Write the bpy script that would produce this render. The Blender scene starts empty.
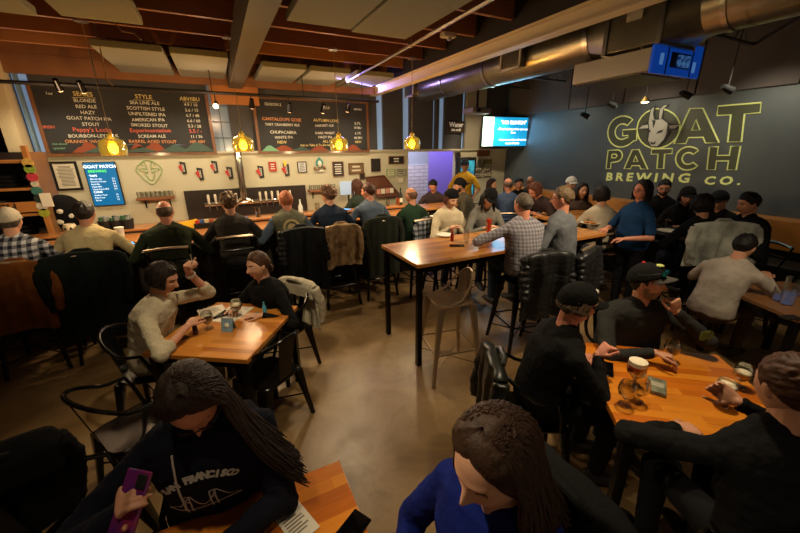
import bpy, math, random
from mathutils import Vector, Matrix, noise
from mathutils.bvhtree import BVHTree
V = Vector; PI = math.pi; rad = math.radians
random.seed(7)
SC = bpy.context.scene; COL = SC.collection

# ---------------------------------------------------------------- camera
CH, PITCH, YAW, ROLL, FPX = 2.05, rad(18.5), rad(26.5), rad(0.5), 352.0
_f = V((math.sin(YAW)*math.cos(PITCH), math.cos(YAW)*math.cos(PITCH), -math.sin(PITCH)))
_r0 = V((math.cos(YAW), -math.sin(YAW), 0)); _u0 = _r0.cross(_f)
_r = _r0*math.cos(ROLL)-_u0*math.sin(ROLL); _u = _u0*math.cos(ROLL)+_r0*math.sin(ROLL)
cam_d = bpy.data.cameras.new('camera'); cam = bpy.data.objects.new('camera', cam_d); COL.objects.link(cam)
M = Matrix((_r, _u, -_f)).transposed().to_4x4(); M.translation = V((0, 0, CH)); cam.matrix_world = M
cam_d.sensor_width = 36; cam_d.lens = 36*FPX/800; cam_d.clip_start = .02
SC.camera = cam
def P(x, y, **k):                      # the point of the place seen at a pixel, at a known X, Y or Z
    d = _f+_r*((x-400)/FPX)+_u*((266.5-y)/FPX); a, v = list(k.items())[0]; i = 'XYZ'.index(a)
    c = V((0, 0, CH)); return c+d*((v-c[i])/d[i])

# ---------------------------------------------------------------- light
w = bpy.data.worlds.new('world'); SC.world = w; w.use_nodes = True
w.node_tree.nodes['Background'].inputs[0].default_value = (1.0, .72, .46, 1)
w.node_tree.nodes['Background'].inputs[1].default_value = .24
SC.view_settings.view_transform = 'Standard'; SC.view_settings.look = 'None'
SC.view_settings.gamma = 1; SC.view_settings.use_curve_mapping = False
SC.view_settings.exposure = -0.15
WARM = (1.0, .80, .52)
def lamp(name, kind, loc, power, col=WARM, size=.1, aim=None, spot=None, blend=.6):
    d = bpy.data.lights.new(name, kind); d.energy = power; d.color = col
    if kind == 'AREA': d.shape = 'RECTANGLE'; d.size, d.size_y = size
    elif kind == 'SPOT': d.spot_size = rad(spot); d.spot_blend = blend; d.shadow_soft_size = size
    else: d.shadow_soft_size = size
    o = bpy.data.objects.new(name, d); COL.objects.link(o); o.location = loc
    if aim is not None: o.rotation_euler = (V(aim)-V(loc)).to_track_quat('-Z', 'Y').to_euler()
    return o
LP = dict(pendant=42)
# lamps on the bar rail, wall washers, and overhead spots, some of them added as fill
for x, e in ((-1.9, 46), (-.4, 54), (1.1, 54), (2.4, 50), (5.6, 60)): lamp('rail_and_fill_light', 'SPOT', (x, 6.1, 2.72), e, (1, .86, .62), .06, (x, 6.7, 1.4), 130, .9)  # rightmost one added past the rail's end to brighten the wall
for x, y, tx, ty, tz, e, a in ((-1.2, 1.6, -1.4, 4.9, 1.45, 210, 36), (.6, 1.4, .5, 5.0, 1.45, 250, 40), (2.2, 1.8, 2.1, 5.0, 1.4, 170, 36), (1.2, 4.7, 1.7, 2.6, 0, 120, 80), (3.2, 1.2, 3.2, 3.0, 1.2, 360, 65), (2.4, 2.0, 3.0, 3.8, 1.3, 150, 50), (4.0, 1.2, 5.0, 2.4, 1.2, 110, 60), (4.5, 5.5, 5.7, 7.0, 1.5, 150, 60), (4.4, 4.3, 4.3, 4.2, 1.0, 120, 110),
                        (.05, 1.95, -.1, 2.85, .8, 120, 62), (1.1, 3.0, 1.2, 3.1, 0, 210, 95), (2.3, 1.2, 2.15, .8, .75, 190, 66), (1.1, .9, .9, 1.8, 0, 80, 80), (-.5, 1.0, -.4, 1.7, .4, 40, 60), (3.0, .4, 3.9, 1.35, 1.0, 190, 50), (-.5, 1.3, .5, .55, 1.3, 170, 40)):
    lamp('ceiling_and_fill_spot', 'SPOT', (x, y, 3.2), e, WARM, .07, (tx, ty, tz), a, .8)  # unseen spots without fixtures, several added to brighten people and the far wall
for y, z, e in ((2.3, 2.75, 60), (3.7, 2.75, 45), (5.2, 2.75, 26)): lamp('wall_washer', 'SPOT', (5.5, y, 3.0), e, (1, .90, .66), .05, (6.45, y-.1, 1.9), 100, .9)
lamp('hall_light', 'SPOT', (6.0, 7.5, 2.6), 110, (.40, .28, 1.0), .1, (5.9, 8.5, 1.2), 110); lamp('hall_lamp', 'AREA', (4.4, 8.0, 2.8), 60, (.80, .78, 1.0), (.8, .6), (4.8, 9, 1.0))
for x in (-1.6, .1, 1.8): lamp('ceiling_fill', 'POINT', (x, 6.0, 2.55), 15, (1, .62, .34), .1)  # no such bulbs on the rail; added to brighten the joists
lamp('violet_strip', 'AREA', (2.6, 6.5, 3.12), 16, (.40, .30, 1.0), (1.6, .08), (3.2, 5.5, 3.3))

# ---------------------------------------------------------------- materials
_MC = {}
def lin(c): return tuple(((v/12.92) if v <= .04045 else ((v+.055)/1.055)**2.4) for v in c)
def mat(name, col, rough=.6, metal=0., emit=0., trans=0., spec=.5, bump=0., bscale=40., vary=0., vscale=6., col2=None, coat=0.):
    """principled material from an sRGB colour with optional noise bump / colour variation"""
    if name in _MC: return _MC[name]
    m = bpy.data.materials.new(name); m.use_nodes = True; nt = m.node_tree; b = nt.nodes['Principled BSDF']
    c = lin(col)+(1,)
    b.inputs['Base Color'].default_value = c; b.inputs['Roughness'].default_value = rough
    b.inputs['Metallic'].default_value = metal; b.inputs['Specular IOR Level'].default_value = spec
    b.inputs['Coat Weight'].default_value = coat
    if trans: b.inputs['Transmission Weight'].default_value = trans; b.inputs['IOR'].default_value = 1.3
    if emit: b.inputs['Emission Color'].default_value = c; b.inputs['Emission Strength'].default_value = emit
    tc = nt.nodes.new('ShaderNodeTexCoord')
    if vary or col2:
        n = nt.nodes.new('ShaderNodeTexNoise'); n.inputs['Scale'].default_value = vscale; n.inputs['Detail'].default_value = 5
        nt.links.new(tc.outputs['Object'], n.inputs['Vector'])
        r = nt.nodes.new('ShaderNodeValToRGB'); r.color_ramp.elements[0].position = .35; r.color_ramp.elements[1].position = .68
        c2 = lin(col2)+(1,) if col2 else tuple(max(0, v*(1-vary)) for v in c[:3])+(1,)
        r.color_ramp.elements[0].color = c2; r.color_ramp.elements[1].color = c
        nt.links.new(n.outputs['Fac'], r.inputs[0]); nt.links.new(r.outputs[0], b.inputs['Base Color'])
        if emit: nt.links.new(r.outputs[0], b.inputs['Emission Color'])
    if bump:
        n = nt.nodes.new('ShaderNodeTexNoise'); n.inputs['Scale'].default_value = bscale; n.inputs['Detail'].default_value = 4
        nt.links.new(tc.outputs['Object'], n.inputs['Vector'])
        bp = nt.nodes.new('ShaderNodeBump'); bp.inputs['Strength'].default_value = bump; bp.inputs['Distance'].default_value = .01
        nt.links.new(n.outputs['Fac'], bp.inputs['Height']); nt.links.new(bp.outputs[0], b.inputs['Normal'])
    _MC[name] = m; return m
def nodes_of(name):
    m = bpy.data.materials.new(name); m.use_nodes = True; _MC[name] = m
    return m, m.node_tree, m.node_tree.nodes['Principled BSDF']
def ramp(nt, stops):
    r = nt.nodes.new('ShaderNodeValToRGB')
    while len(r.color_ramp.elements) < len(stops): r.color_ramp.elements.new(.5)
    for e, (p, c) in zip(r.color_ramp.elements, stops): e.position = p; e.color = lin(c)+(1,)
    return r
def butcher(name, tones, along='x', plank=.045, length=.45, rough=.28, angle=0.):
    """butcher block: staves of differing tone in rows"""
    if name in _MC: return _MC[name]
    m, nt, b = nodes_of(name)
    tc = nt.nodes.new('ShaderNodeTexCoord'); mp = nt.nodes.new('ShaderNodeMapping')
    nt.links.new(tc.outputs['Object'], mp.inputs['Vector'])
    if along == 'y': mp.inputs['Rotation'].default_value = (0, 0, rad(90))
    if along == 'z': mp.inputs['Rotation'].default_value = (0, rad(90), 0)
    br = nt.nodes.new('ShaderNodeTexBrick'); br.inputs['Scale'].default_value = 1; br.inputs['Brick Width'].default_value = length
    br.inputs['Row Height'].default_value = plank; br.inputs['Mortar Size'].default_value = .0006; br.offset = .37; br.offset_frequency = 2
    br.inputs['Color1'].default_value = (0, 0, 0, 1); br.inputs['Color2'].default_value = (1, 1, 1, 1); br.inputs['Mortar'].default_value = (.2, .2, .2, 1)
    nt.links.new(mp.outputs[0], br.inputs['Vector'])
    r = ramp(nt, [(i/(len(tones)-1), t) for i, t in enumerate(tones)])
    nz = nt.nodes.new('ShaderNodeTexNoise'); nz.inputs['Scale'].default_value = 5; nz.inputs['Detail'].default_value = 6
    mp2 = nt.nodes.new('ShaderNodeMapping'); mp2.inputs['Scale'].default_value = (1, 12, 12)
    nt.links.new(mp.outputs[0], mp2.inputs['Vector']); nt.links.new(mp2.outputs[0], nz.inputs['Vector'])
    mx = nt.nodes.new('ShaderNodeMixRGB'); mx.inputs[0].default_value = .30
    nt.links.new(br.outputs['Color'], mx.inputs[1]); nt.links.new(nz.outputs['Fac'], mx.inputs[2])
    nt.links.new(mx.outputs[0], r.inputs[0]); nt.links.new(r.outputs[0], b.inputs['Base Color'])
    b.inputs['Roughness'].default_value = rough; b.inputs['Coat Weight'].default_value = .35; b.inputs['Coat Roughness'].default_value = .15
    return m
def plaid(name, base, dark, line, scale=.05, rot=0.):
    if name in _MC: return _MC[name]
    m, nt, b = nodes_of(name); tc = nt.nodes.new('ShaderNodeTexCoord')
    def band(axis, width, freq):
        s = nt.nodes.new('ShaderNodeSeparateXYZ'); nt.links.new(tc.outputs['Object'], s.inputs[0])
        a = nt.nodes.new('ShaderNodeMath'); a.operation = 'MULTIPLY'; a.inputs[1].default_value = 1/freq; nt.links.new(s.outputs[axis], a.inputs[0])
        f = nt.nodes.new('ShaderNodeMath'); f.operation = 'FRACT'; nt.links.new(a.outputs[0], f.inputs[0])
        l = nt.nodes.new('ShaderNodeMath'); l.operation = 'LESS_THAN'; l.inputs[1].default_value = width; nt.links.new(f.outputs[0], l.inputs[0]); return l
    ad = nt.nodes.new('ShaderNodeMath'); ad.operation = 'ADD'
    nt.links.new(band(0, .5, scale).outputs[0], ad.inputs[0]); nt.links.new(band(2, .5, scale).outputs[0], ad.inputs[1])
    hf = nt.nodes.new('ShaderNodeMath'); hf.operation = 'MULTIPLY'; hf.inputs[1].default_value = .5; nt.links.new(ad.outputs[0], hf.inputs[0])
    r = ramp(nt, [(0, base), (.5, tuple((a+c)/2 for a, c in zip(base, dark))), (1, dark)]); nt.links.new(hf.outputs[0], r.inputs[0])
    mxx = nt.nodes.new('ShaderNodeMath'); mxx.operation = 'MAXIMUM'
    nt.links.new(band(0, .07, scale).outputs[0], mxx.inputs[0]); nt.links.new(band(2, .07, scale).outputs[0], mxx.inputs[1])
    mx = nt.nodes.new('ShaderNodeMixRGB'); mx.inputs[2].default_value = lin(line)+(1,)
    nt.links.new(mxx.outputs[0], mx.inputs[0]); nt.links.new(r.outputs[0], mx.inputs[1]); nt.links.new(mx.outputs[0], b.inputs['Base Color'])
    b.inputs['Roughness'].default_value = .9; b.inputs['Specular IOR Level'].default_value = .2
    return m
def cloth(name, col, **k):
    k.setdefault('rough', .92); k.setdefault('spec', .15); k.setdefault('bump', .35); k.setdefault('bscale', 60); k.setdefault('vary', .25); k.setdefault('vscale', 9)
    return mat(name, col, **k)

BLACKM = mat('black painted metal', (.12, .115, .11), rough=.2, metal=.7)
GUNM = mat('gunmetal steel', (.64, .55, .45), rough=.34, metal=.6)
STEEL = mat('brushed steel', (.72, .70, .66), rough=.28, metal=1)
CHROME = mat('chrome', (.85, .84, .8), rough=.12, metal=1)
DUCT = mat('galvanised duct steel', (.66, .63, .55), rough=.30, metal=.9, vary=.3, vscale=3)
DARKM = mat('matt black', (.05, .05, .05), rough=.7)
WHITEP = mat('white plaster wall', (.74, .715, .61), rough=.85, bump=.1, bscale=12)
SLATE = mat('dark slate wall paint', (.26, .295, .31), rough=.5, bump=.25, bscale=5, vary=.15, vscale=1.5)
WOODB = butcher('butcher block table', [(.48, .27, .11), (.70, .44, .19), (.80, .56, .28), (.58, .33, .13)], plank=.055)
WOODC = butcher('honey block table', [(.50, .27, .08), (.72, .44, .15), (.80, .53, .21), (.60, .34, .10)], plank=.05)
WOODR = butcher('orange butcher block table', [(.56, .26, .06), (.78, .43, .09), (.86, .54, .15), (.66, .33, .06)], plank=.055)
WOODBAR = butcher('bar top wood', [(.55, .34, .17), (.70, .46, .26), (.76, .52, .30)], plank=.09, length=1.2)
PINE = butcher('orange pine', [(.62, .38, .16), (.72, .47, .22), (.66, .42, .18)], plank=.12, length=2.0, rough=.5)
JOIST = butcher('brown joist timber', [(.44, .28, .16), (.60, .40, .24), (.52, .33, .19)], plank=.3, length=3, rough=.6)
FRAMEW = mat('brown picture frame', (.38, .24, .12), rough=.5)
def thin_glass(name, tint, emit=0., strong=.5):
    """thin clear glass: see-through with a fresnel sheen"""
    m = bpy.data.materials.new(name); m.use_nodes = True; nt = m.node_tree; nt.nodes.clear(); o = nt.nodes.new('ShaderNodeOutputMaterial')
    t = nt.nodes.new('ShaderNodeBsdfTransparent'); t.inputs[0].default_value = lin(tint)+(1,); g = nt.nodes.new('ShaderNodeBsdfGlossy'); g.inputs['Roughness'].default_value = .05
    lw = nt.nodes.new('ShaderNodeLayerWeight'); lw.inputs[0].default_value = strong; mx = nt.nodes.new('ShaderNodeMixShader'); nt.links.new(lw.outputs['Facing'], mx.inputs[0]); nt.links.new(t.outputs[0], mx.inputs[1]); nt.links.new(g.outputs[0], mx.inputs[2])
    last = mx
    if emit:
        e = nt.nodes.new('ShaderNodeEmission'); e.inputs[0].default_value = lin(tint)+(1,); e.inputs[1].default_value = emit; ad = nt.nodes.new('ShaderNodeAddShader'); nt.links.new(mx.outputs[0], ad.inputs[0]); nt.links.new(e.outputs[0], ad.inputs[1]); last = ad
    nt.links.new(last.outputs[0], o.inputs[0]); return m
GLASS = thin_glass('clear glass', (.96, .96, .95), 0, .35)
PAPER = mat('white paper', (.86, .83, .76), rough=.8)

# ---------------------------------------------------------------- mesh helpers
class G:
    def __init__(s): s.v = []; s.f = []; s.m = []
    def add(s, v, f, mt=0, T=None):
        n = len(s.v); s.v += [tuple(T@V(p)) if T else tuple(p) for p in v]
        s.f += [tuple(i+n for i in q) for q in f]; s.m += [mt]*len(f); return s
    def box(s, c, d, mt=0, rz=0, T=None):
        R = Matrix.Rotation(rz, 3, 'Z'); c = V(c); v = []
        for x in (-.5, .5):
            for y in (-.5, .5):
                for z in (-.5, .5): v.append(c+R@V((x*d[0], y*d[1], z*d[2])))
        return s.add(v, [(0, 1, 3, 2), (4, 6, 7, 5), (0, 4, 5, 1), (2, 3, 7, 6), (0, 2, 6, 4), (1, 5, 7, 3)], mt, T)
    def bb(s, a, b, mt=0): return s.box([(p+q)/2 for p, q in zip(a, b)], [abs(q-p) for p, q in zip(a, b)], mt)
    def loft(s, rings, n=16, mt=0, caps=True, e=1.0):
        v = []; f = []
        for c, ax, ay in rings:
            for k in range(n):
                t = 2*PI*k/n; x = math.cos(t); y = math.sin(t)
                if e != 1: x = math.copysign(abs(x)**e, x); y = math.copysign(abs(y)**e, y)
                v.append(V(c)+V(ax)*x+V(ay)*y)
        for i in range(len(rings)-1):
            for k in range(n): a = i*n+k; b = i*n+(k+1) % n; f.append((a, b, b+n, a+n))
        if caps: f.append(tuple(range(n-1, -1, -1))); f.append(tuple(range(len(v)-n, len(v))))
        return s.add(v, f, mt)
    def cyl(s, p0, p1, r0, r1=None, n=12, mt=0, caps=True):
        p0 = V(p0); p1 = V(p1); r1 = r0 if r1 is None else r1; a, b = perp(p1-p0)
        return s.loft([(p0, a*r0, b*r0), (p1, a*r1, b*r1)], n, mt, caps)
    def cap(s, p0, p1, r0, r1=None, n=12, mt=0):
        p0 = V(p0); p1 = V(p1); r1 = r0 if r1 is None else r1; d = p1-p0
        d = d.normalized() if d.length > 1e-6 else V((0, 0, 1)); a, b = perp(d); R = []
        for t in (-80, -50, -20): R.append((p0+d*r0*math.sin(rad(t)), a*r0*math.cos(rad(t)), b*r0*math.cos(rad(t))))
        for t in (20, 50, 80): R.append((p1+d*r1*math.sin(rad(t)), a*r1*math.cos(rad(t)), b*r1*math.cos(rad(t))))
        return s.loft(R, n, mt)
    def tube(s, pts, r, n=8, mt=0, closed=False, r1=None):
        pts = [V(p) for p in pts]; N = len(pts); R = []; a = None
        for i, p in enumerate(pts):
            if closed: d = pts[(i+1) % N]-pts[i-1]
            else: d = pts[min(i+1, N-1)]-pts[max(i-1, 0)]
            d = d.normalized() if d.length > 1e-9 else V((0, 0, 1))
            if a is None: a, b = perp(d)
            else:
                a = (a-d*a.dot(d)); a = a.normalized() if a.length > 1e-6 else perp(d)[0]; b = d.cross(a)
            rr = r if r1 is None else r+(r1-r)*i/(N-1)
            R.append((p, a*rr, b*rr))
        if closed: R.append(R[0]); return s.loft(R, n, mt, False)
        return s.loft(R, n, mt)
    def ell(s, c, r, n=16, m=10, mt=0, R=None):
        v = []; f = []; c = V(c)
        for i in range(m+1):
            t = PI*i/m
            for k in range(n):
                p = 2*PI*k/n; q = V((r[0]*math.sin(t)*math.cos(p), r[1]*math.sin(t)*math.sin(p), r[2]*math.cos(t)))
                v.append(c+(R@q if R else q))
        for i in range(m):
            for k in range(n): a = i*n+k; b = i*n+(k+1) % n; f.append((a, a+n, b+n, b))
        return s.add(v, f, mt)
    def lathe(s, prof, c=(0, 0, 0), n=20, mt=0, T=None):
        v = []; f = []; c = V(c)
        for r, z in prof:
            for k in range(n): t = 2*PI*k/n; v.append(c+V((r*math.cos(t), r*math.sin(t), z)))
        for i in range(len(prof)-1):
            for k in range(n): a = i*n+k; b = i*n+(k+1) % n; f.append((a, b, b+n, a+n))
        return s.add(v, f, mt, T)
    def prism(s, pts, h, mt=0):           # pts: 3-D polygon, h: extrusion vector
        h = V(h); n = len(pts); v = [V(p) for p in pts]+[V(p)+h for p in pts]
        f = [tuple(range(n)), tuple(range(2*n-1, n-1, -1))]+[(i, i+n, (i+1) % n+n, (i+1) % n) for i in range(n)]
        return s.add(v, f, mt)
    def build(s, name, ms, parent=None, loc=None, rz=None, smooth=None, bevel=0, subsurf=0):
        me = bpy.data.meshes.new(name); me.from_pydata([tuple(p) for p in s.v], [], s.f)
        ms = ms if isinstance(ms, (list, tuple)) else [ms]
        for m in ms: me.materials.append(m)
        if len(ms) > 1: me.polygons.foreach_set('material_index', [min(i, len(ms)-1) for i in s.m])
        me.validate(); finish(me, smooth)
        return link(name, me, parent, loc, rz, bevel)
def finish(me, smooth=None):
    if smooth != 0:
        me.polygons.foreach_set('use_smooth', [True]*len(me.polygons))
        me.set_sharp_from_angle(angle=rad(smooth or 35))
    me.update()
def link(name, me, parent=None, loc=None, rz=None, bevel=0):
    o = bpy.data.objects.new(name, me); COL.objects.link(o)
    if parent: o.parent = parent
    if loc is not None: o.location = loc
    if rz is not None: o.rotation_euler.z = rz
    if bevel:
        b = o.modifiers.new('bevel', 'BEVEL'); b.width = bevel; b.segments = 2; b.limit_method = 'ANGLE'
    return o
def perp(d):
    d = V(d).normalized(); h = V((0, 0, 1)) if abs(d.z) < .9 else V((1, 0, 0))
    a = d.cross(h).normalized(); return a, d.cross(a).normalized()
def tag(o, label=None, cat=None, group=None, kind=None):
    if label: o['label'] = label
    if cat: o['category'] = cat
    if group: o['group'] = group
    if kind: o['kind'] = kind
    return o
def empty(name, label, cat, loc=(0, 0, 0), rz=0, group=None):
    o = bpy.data.objects.new(name, None); COL.objects.link(o); o.location = loc; o.rotation_euler.z = rz; o.empty_display_size = .1
    return tag(o, label, cat, group)
def struct(o): o['kind'] = 'structure'; return o
def copy_tree(o, parent=None):
    c = o.copy(); COL.objects.link(c); c.parent = parent
    for ch in [x for x in SC.objects if x.parent == o]: copy_tree(ch, c)
    return c
def remeshed(g, voxel, smooth=3, disp=0, dsize=.1, seed=0):
    """fuse overlapping closed shapes into one continuous surface"""
    me = bpy.data.meshes.new('tmp'); me.from_pydata([tuple(p) for p in g.v], [], g.f); me.update()
    o = bpy.data.objects.new('tmp', me); COL.objects.link(o)
    r = o.modifiers.new('r', 'REMESH'); r.mode = 'VOXEL'; r.voxel_size = voxel
    if smooth: k = o.modifiers.new('s', 'SMOOTH'); k.factor = .6; k.iterations = smooth
    for am, sz in (((disp, dsize), (disp*.5, dsize*.35)) if disp else ()):
        t = bpy.data.textures.new('t', 'CLOUDS'); t.noise_scale = sz; t.noise_depth = 1
        dm = o.modifiers.new('d', 'DISPLACE'); dm.texture = t; dm.strength = am; dm.mid_level = .5; dm.texture_coords = 'LOCAL'
    dg = bpy.context.evaluated_depsgraph_get(); out = bpy.data.meshes.new_from_object(o.evaluated_get(dg), depsgraph=dg)
    bpy.data.objects.remove(o); bpy.data.meshes.remove(me)
    out.polygons.foreach_set('use_smooth', [True]*len(out.polygons)); out.update()
    return out
def text_mesh(s, size, bold=0, extrude=.001, align='LEFT', shear=0, spacing=1):
    c = bpy.data.curves.new('t', 'FONT'); c.body = s; c.size = size; c.offset = bold; c.extrude = extrude; c.align_x = align; c.shear = shear
    c.resolution_u = 2; c.space_character = spacing
    o = bpy.data.objects.new('t', c); COL.objects.link(o); dg = bpy.context.evaluated_depsgraph_get()
    me = bpy.data.meshes.new_from_object(o.evaluated_get(dg), depsgraph=dg)
    v = [tuple(p.co) for p in me.vertices]; f = [tuple(p.vertices) for p in me.polygons]
    bpy.data.objects.remove(o); bpy.data.curves.remove(c); bpy.data.meshes.remove(me)
    return v, f
def plane_T(o, right, up):             # text plane: local x -> right, y -> up, z -> out
    right = V(right).normalized(); up = V(up).normalized(); n = right.cross(up)
    T = Matrix((right, up, n)).transposed().to_4x4(); T.translation = V(o); return T
def write(g, s, size, T, x=0, y=0, mt=0, **k):
    v, f = text_mesh(s, size, **k); g.add([(p[0]+x, p[1]+y, p[2]) for p in v], f, mt, T)

# ================================================================ THE SETTING
YW, XR, XL, ZC = 7.0, 6.45, -4.0, 3.55
def setting():
    m, nt, b = nodes_of('polished concrete floor')
    tc = nt.nodes.new('ShaderNodeTexCoord'); n1 = nt.nodes.new('ShaderNodeTexNoise'); n1.inputs['Scale'].default_value = 2.2; n1.inputs['Detail'].default_value = 8; n1.inputs['Roughness'].default_value = .62; n1.inputs['Distortion'].default_value = .6
    nt.links.new(tc.outputs['Object'], n1.inputs['Vector'])
    r = ramp(nt, [(.28, (.42, .32, .20)), (.45, (.50, .395, .255)), (.6, (.57, .465, .32)), (.75, (.45, .35, .22))]); nt.links.new(n1.outputs['Fac'], r.inputs[0])
    nt.links.new(r.outputs[0], b.inputs['Base Color'])
    n2 = nt.nodes.new('ShaderNodeTexNoise'); n2.inputs['Scale'].default_value = 9; n2.inputs['Detail'].default_value = 8; nt.links.new(tc.outputs['Object'], n2.inputs['Vector'])
    rr = nt.nodes.new('ShaderNodeMapRange'); rr.inputs[3].default_value = .22; rr.inputs[4].default_value = .5; nt.links.new(n2.outputs['Fac'], rr.inputs[0]); nt.links.new(rr.outputs[0], b.inputs['Roughness'])
    bp = nt.nodes.new('ShaderNodeBump'); bp.inputs['Strength'].default_value = .12; bp.inputs['Distance'].default_value = .02; nt.links.new(n2.outputs['Fac'], bp.inputs['Height']); nt.links.new(bp.outputs[0], b.inputs['Normal'])
    struct(G().bb((XL, -3, -.1), (XR+.2, 10.5, 0)).build('floor', m))
    # back wall: white plaster up to two metres with a doorway, panels and slit windows above
    g = G(); dx0, dx1 = 3.71, 4.97
    g.bb((-2.45, YW, 0), (dx0, YW+.15, 2.0)); g.bb((dx1, YW, 0), (XR, YW+.15, 2.0)); g.bb((dx0, YW, 1.985), (dx1, YW+.15, 2.0))
    struct(g.build('wall_back', WHITEP))
    struct(G().bb((-2.45, YW-.05, 2.0), (XR, YW+.2, 2.035)).build('trim_1', mat('pale ledge', (.70, .66, .58), rough=.6)))
    gp = mat('dark grey panel wall', (.25, .245, .245), rough=.7, bump=.1); pale = mat('tan upper wall', (.60, .57, .50), rough=.8)
    glassb = mat('night window glass', (.50, .60, .72), rough=.2, emit=.55); brick = mat('bluish window glass', (.48, .54, .58), rough=.2, emit=.22)
    X = lambda px, Y=YW+.05: P(px, 128, Y=Y).x
    cells = [(16, 26, 'p'), (26, 44, 'w'), (44, 212, 'g'), (212, 231, 'b'), (231, 376, 'g'), (376, 383, 'w'), (383, 402, 'g'), (402, 409, 'w'), (409, 432, 'g'),
             (432, 434.5, 'w'), (434.5, 438, 'g'), (438, 443.5, 'w'), (443.5, 461, 'g'), (461, 464, 'w'), (464, 483, 'p'), (483, 505, 'g')]
    gg = G(); gt = G(); k = 1
    for a, b_, c in cells:
        x0, x1 = X(a), min(X(b_), XR)
        if c == 'g': gg.bb((x0, YW+.02, 2.03), (x1, YW+.12, ZC))
        elif c == 'p': gt.bb((x0, YW-.02, 2.03), (x1, YW+.12, ZC))
        else:
            o = G().bb((x0, YW+.07, 2.035), (x1, YW+.09, ZC-.3)).build('window_%d' % k, glassb if c == 'w' else brick); struct(o)
            f = G()
            for xx in (x0, x1): f.bb((xx-.012, YW+.03, 2.035), (xx+.012, YW+.11, ZC-.3))
            if c == 'b':
                for zz in (2.25, 2.5, 2.75): f.bb((x0, YW+.05, zz-.008), (x1, YW+.1, zz+.008))
                f.bb(((x0+x1)/2-.006, YW+.05, 2.0), ((x0+x1)/2+.006, YW+.1, 3))
            f.build('window_frame', mat('grey mortar and frame', (.33, .35, .37)), o); k += 1
            gg.bb((x0, YW+.02, ZC-.3), (x1, YW+.12, ZC))
    struct(gg.build('wall_upper', gp)); struct(gt.build('trim_2', pale))
    struct(G().bb((XR, -3, 0), (XR+.15, YW+.2, ZC)).build('wall_right', SLATE))
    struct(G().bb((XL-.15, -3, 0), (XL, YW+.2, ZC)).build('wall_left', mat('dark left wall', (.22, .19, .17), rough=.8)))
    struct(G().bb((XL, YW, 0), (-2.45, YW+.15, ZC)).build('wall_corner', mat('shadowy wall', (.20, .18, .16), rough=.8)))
    # cream column left of the menu, leaning tan flank below
    struct(G().bb((-2.43, 6.7, 0), (-2.27, 6.98, ZC)).build('trim_3', mat('cream column', (.74, .67, .52), rough=.7, bump=.2)))
    struct(G().bb((-2.22, 6.9, 2.03), (-2.19, 6.99, ZC-.3)).build('trim_4', mat('blue grey strip', (.40, .50, .58), rough=.5)))
    # hall behind the doorway
    m, nt, b = nodes_of('white tile'); tc = nt.nodes.new('ShaderNodeTexCoord'); br = nt.nodes.new('ShaderNodeTexBrick'); br.inputs['Scale'].default_value = 1
    mp = nt.nodes.new('ShaderNodeMapping'); mp.inputs['Rotation'].default_value = (rad(90), 0, 0); nt.links.new(tc.outputs['Object'], mp.inputs['Vector']); nt.links.new(mp.outputs[0], br.inputs['Vector'])
    br.inputs['Brick Width'].default_value = .3; br.inputs['Row Height'].default_value = .1; br.inputs['Mortar Size'].default_value = .008
    br.inputs['Color1'].default_value = (.75, .70, .68, 1); br.inputs['Color2'].default_value = (.68, .62, .6, 1); br.inputs['Mortar'].default_value = (.35, .3, .32, 1)
    nt.links.new(br.outputs['Color'], b.inputs['Base Color'])
    hp = mat('hall wall', (.66, .68, .72), rough=.8)
    struct(G().bb((2.8, 9.0, 0), (7.2, 9.15, 3.0)).build('wall_hall', hp))
    struct(G().bb((3.2, 8.95, 0), (7.0, 9.0, 1.62)).build('trim_5', m))
    struct(G().bb((2.75, 7.15, 0), (2.9, 9, 3)).build('wall_hall_left', hp)); struct(G().bb((2.8, YW+.1, 2.9), (7.2, 9.15, 3.0)).build('ceiling_hall', hp))
    struct(G().bb((7.1, 7.15, 0), (7.2, 9, 3)).build('wall_hall_right', hp))
    px_ = P(429, 180, Y=8.5).x; d = G().bb((px_, 8.5, 0), (7.1, 8.56, 2.9)); struct(d.build('wall_hall_partition', mat('purple washed partition', (.52, .46, .70), rough=.7)))
    # ceiling
    struct(G().bb((XL, -3, ZC), (2.95, YW+.2, ZC+.1)).build('ceiling', mat('brown plank deck', (.38, .24, .14), rough=.8)))
    struct(G().bb((2.95, -3, ZC), (XR+.15, YW+.2, ZC+.1)).build('ceiling_dark', mat('dark steel deck', (.14, .13, .125), rough=.8)))
    struct(G().bb((XL, 6.85, 3.03), (2.95, 6.93, ZC)).build('trim_6', JOIST))
    struct(G().bb((XL, 6.756, 3.26), (2.86, 6.804, ZC)).build('trim_50', JOIST))
    for i in range(14):
        y = 6.18-.6*i
        struct(G().bb((XL, y-.024, 3.26), (2.86, y+.024, ZC)).build('trim_%d' % (10+i), JOIST, bevel=.002))
    struct(G().bb((.36, -3, 3.0), (.56, 6.9, 3.30)).build('trim_7', mat('grey painted beam', (.30, .275, .24), rough=.6)))
    cr = mat('cream painted steel', (.88, .82, .68), rough=.5)
    struct(G().bb((2.86, -3, 3.02), (2.99, 6.98, 3.035)).bb((2.86, -3, 3.15), (2.99, 6.98, 3.165)).bb((2.92, -3, 3.035), (2.93, 6.98, 3.15)).build('trim_8', cr, bevel=.002))
    struct(G().bb((2.88, -3, 3.17), (2.98, 6.98, ZC)).build('trim_9', mat('dark timber', (.12, .09, .07))))
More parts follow.
